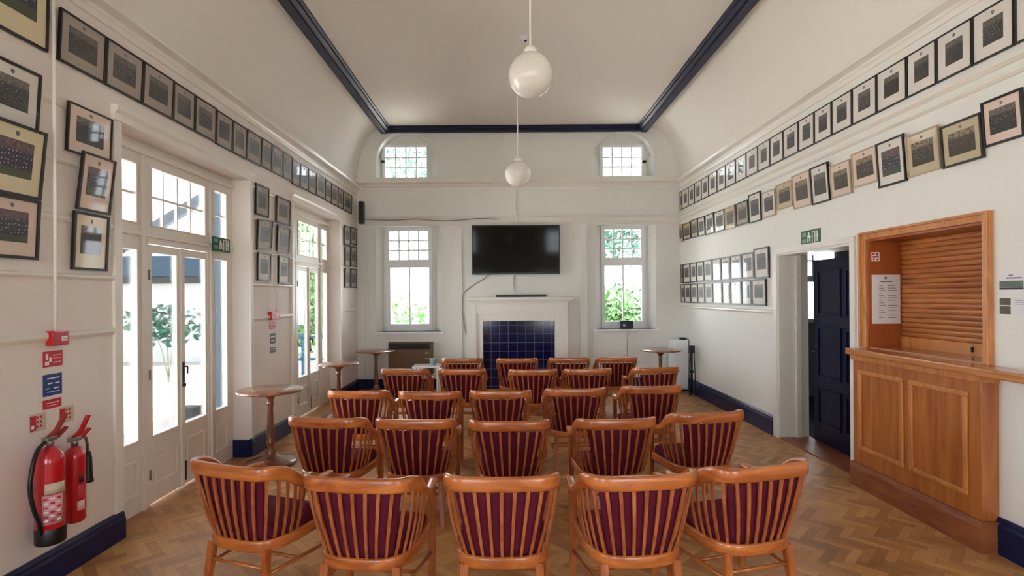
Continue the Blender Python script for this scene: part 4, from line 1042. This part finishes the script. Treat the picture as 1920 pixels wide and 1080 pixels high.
rows=[('front row nearest the camera',[(417,871,-20),(660,897,-7),(940,895,0),(1213,892,6),(1446,874,15)]),
      ('second row',[(600,784,-8),(772,787,-3),(955,790,0),(1164,786,5),(1340,774,11)]),
      ('third row',[(664,733,-4),(801,735,-2),(938,733,0),(1083,729,3),(1230,724,5)]),
      ('fourth row',[(754,692,-4),(864,692,-2),(1000,693,0),(1105,692,2),(1237,689,8)]),
      ('back row by the fireplace',[(865,672,0),(970,672,0),(1069,671,0),(1160,670,1)])]
first=True
for rn,lst in rows:
    for k,(px,py,yaw) in enumerate(lst):
        a,b=unroll(px,py); Y=(EYE-.79)/b; X=a*Y; yw=math.radians(yaw)
        # (X,Y) is the middle of the top rail; the chair origin lies .30 in front of it
        cx=X-.30*math.sin(yw); cy=Y+.30*math.cos(yw)
        o=proto if first else copy_tree(proto); first=False
        o.location=(cx,cy,0); o.rotation_euler=(0,0,yw)
        side='leftmost' if k==0 else ('rightmost' if k==len(lst)-1 else '%s from left'%ORD[k])
        tag(o,'wooden slat-back armchair with burgundy seat, %s in the %s'%(side,rn),'chair','burgundy armchairs set out in rows')

# ---------------------------------------------------------------- outside
mb=MB(); mb.box(-40,40,-30,60,-.35,-.25); gnd=mb.build('ground',plain('pale_gravel_ground',rgb(186,182,174),.9,var=.3,vscale=.8),kind='structure')
mb=MB(); mb.box(-9,WL-.22,-4,13,-.25,-.08); mb.build('terrace',plain('pale_terrace_paving',rgb(214,209,203),.7,var=.08,vscale=2),kind='structure')
def bush(x,y,z,rx,ry,rz,mat,n,label,name='shrub',group='shrubs outside the windows',cat='shrub',leaf=.09,trunk=False):
    e=empty(name,(x,y,-.25),0,label,cat,group)
    m=MB(); zz=z+.25
    for i in range(n):
        u=random.uniform(-1,1); th=random.uniform(0,2*math.pi); rr=random.random()**.4
        p=Vector((rx*rr*math.sqrt(1-u*u)*math.cos(th),ry*rr*math.sqrt(1-u*u)*math.sin(th),zz+rz*rr*u))
        a=Vector((random.gauss(0,1),random.gauss(0,1),random.gauss(0,1))).normalized(); b=a.orthogonal().normalized(); l=leaf*random.uniform(.6,1.4)
        v=[m.bm.verts.new(q) for q in (p-a*l,p+b*l*.45,p+a*l,p-b*l*.45)]; m.bm.faces.new(v)
    f=m.build('foliage',mat,e)
    m=MB(); 
    for k in range(3):
        th=k*2.1; m.tube([(0.03*k,0,0),(.1*math.cos(th),.1*math.sin(th),zz*.6),(rx*.4*math.cos(th),ry*.4*math.sin(th),zz)],[.02,.014,.008],5)
    m.build('trunk',trunk_m,e)
    return e
bush(-2.9,13,.85,1.3,.8,.85,leaf_mats[1],900,'pale green shrub outside the lower left window')
bush(2.9,13,.95,1.4,.8,1.0,leaf_mats[1],3200,'bright green shrub outside the lower right window')
bush(3.5,16,3.7,2.0,1.2,1.2,leaf_mats[2],1800,'blue-green tree crown outside the upper part of right window','tree','trees outside','tree',.12)
bush(-3.2,18,6.3,2.0,1.2,1.2,leaf_mats[2],480,'sparse tree crown outside the high left window','tree','trees outside','tree',.12)
bush(-7.0,11.0,1.12,.9,.6,.45,leaf_mats[2],260,'blue-green shrub seen through the near french doors')
bush(-4.9,12.2,1.9,.9,.8,1.7,leaf_mats[0],3500,'tall green shrub seen through the far french doors')
# pavilion across the terrace
pv=empty('pavilion',(-12,16,-.25),0,'white pavilion with blue-grey eaves seen through the french doors','building')
m=MB(); m.box(-5,5.2,0,4,0,2.7); m.build('wall',plain('white_render',rgb(232,234,236),.8),pv)
m=MB(); m.box(-5.3,5.4,-.5,.0,2.55,3.15,bev=.02); m.build('eaves',plain('blue_grey_fascia',rgb(60,84,104),.5),pv)
m=MB(); m.box(-5.3,5.4,-.45,0,2.35,2.55); m.build('gutter',plain('dark_gutter',rgb(40,46,50),.5),pv)
m=MB(); m.prism([(.5,3.15),(4.6,5.6),(4.6,5.9),(.3,3.35)],'y',-.4,-.2); m.build('bargeboard',plain('grey_bargeboard',rgb(96,108,120),.5),pv)
# veranda post
vx=-.5415*6.6; m=MB(); m.box(-.05,.05,-.05,.05,0,3.6,bev=.01); o=m.build('veranda_post',plain('blue_grey_post',rgb(70,104,128),.5)); o.location=(vx,6.6,-.08); tag(o,'blue-grey veranda post standing outside the near french doors','post')
# railing past the far doors
rl=empty('terrace_railing',(-3.9,9.6,-.08),0,'blue painted terrace railing outside the far french doors','railing')
blue=plain('blue_railing',rgb(40,110,150),.4)
for z in (.25,.6,1.0): m=MB(); m.box(-.75,.75,-.02,.02,z,z+.05); m.build('rail',blue,rl)
for x in (-.72,-.24,.24,.72): m=MB(); m.box(x-.03,x+.03,-.03,.03,0,1.1); m.build('post',blue,rl)
m=MB(); m.box(-.12,.12,-.12,.12,0,.22,bev=.02); 
o=m.build('planter_box',plain('dark_planter',rgb(52,64,72),.6)); o.location=(-4.47,7.5,-.08); tag(o,'dark planter box low on the terrace outside the near french doors','planter')
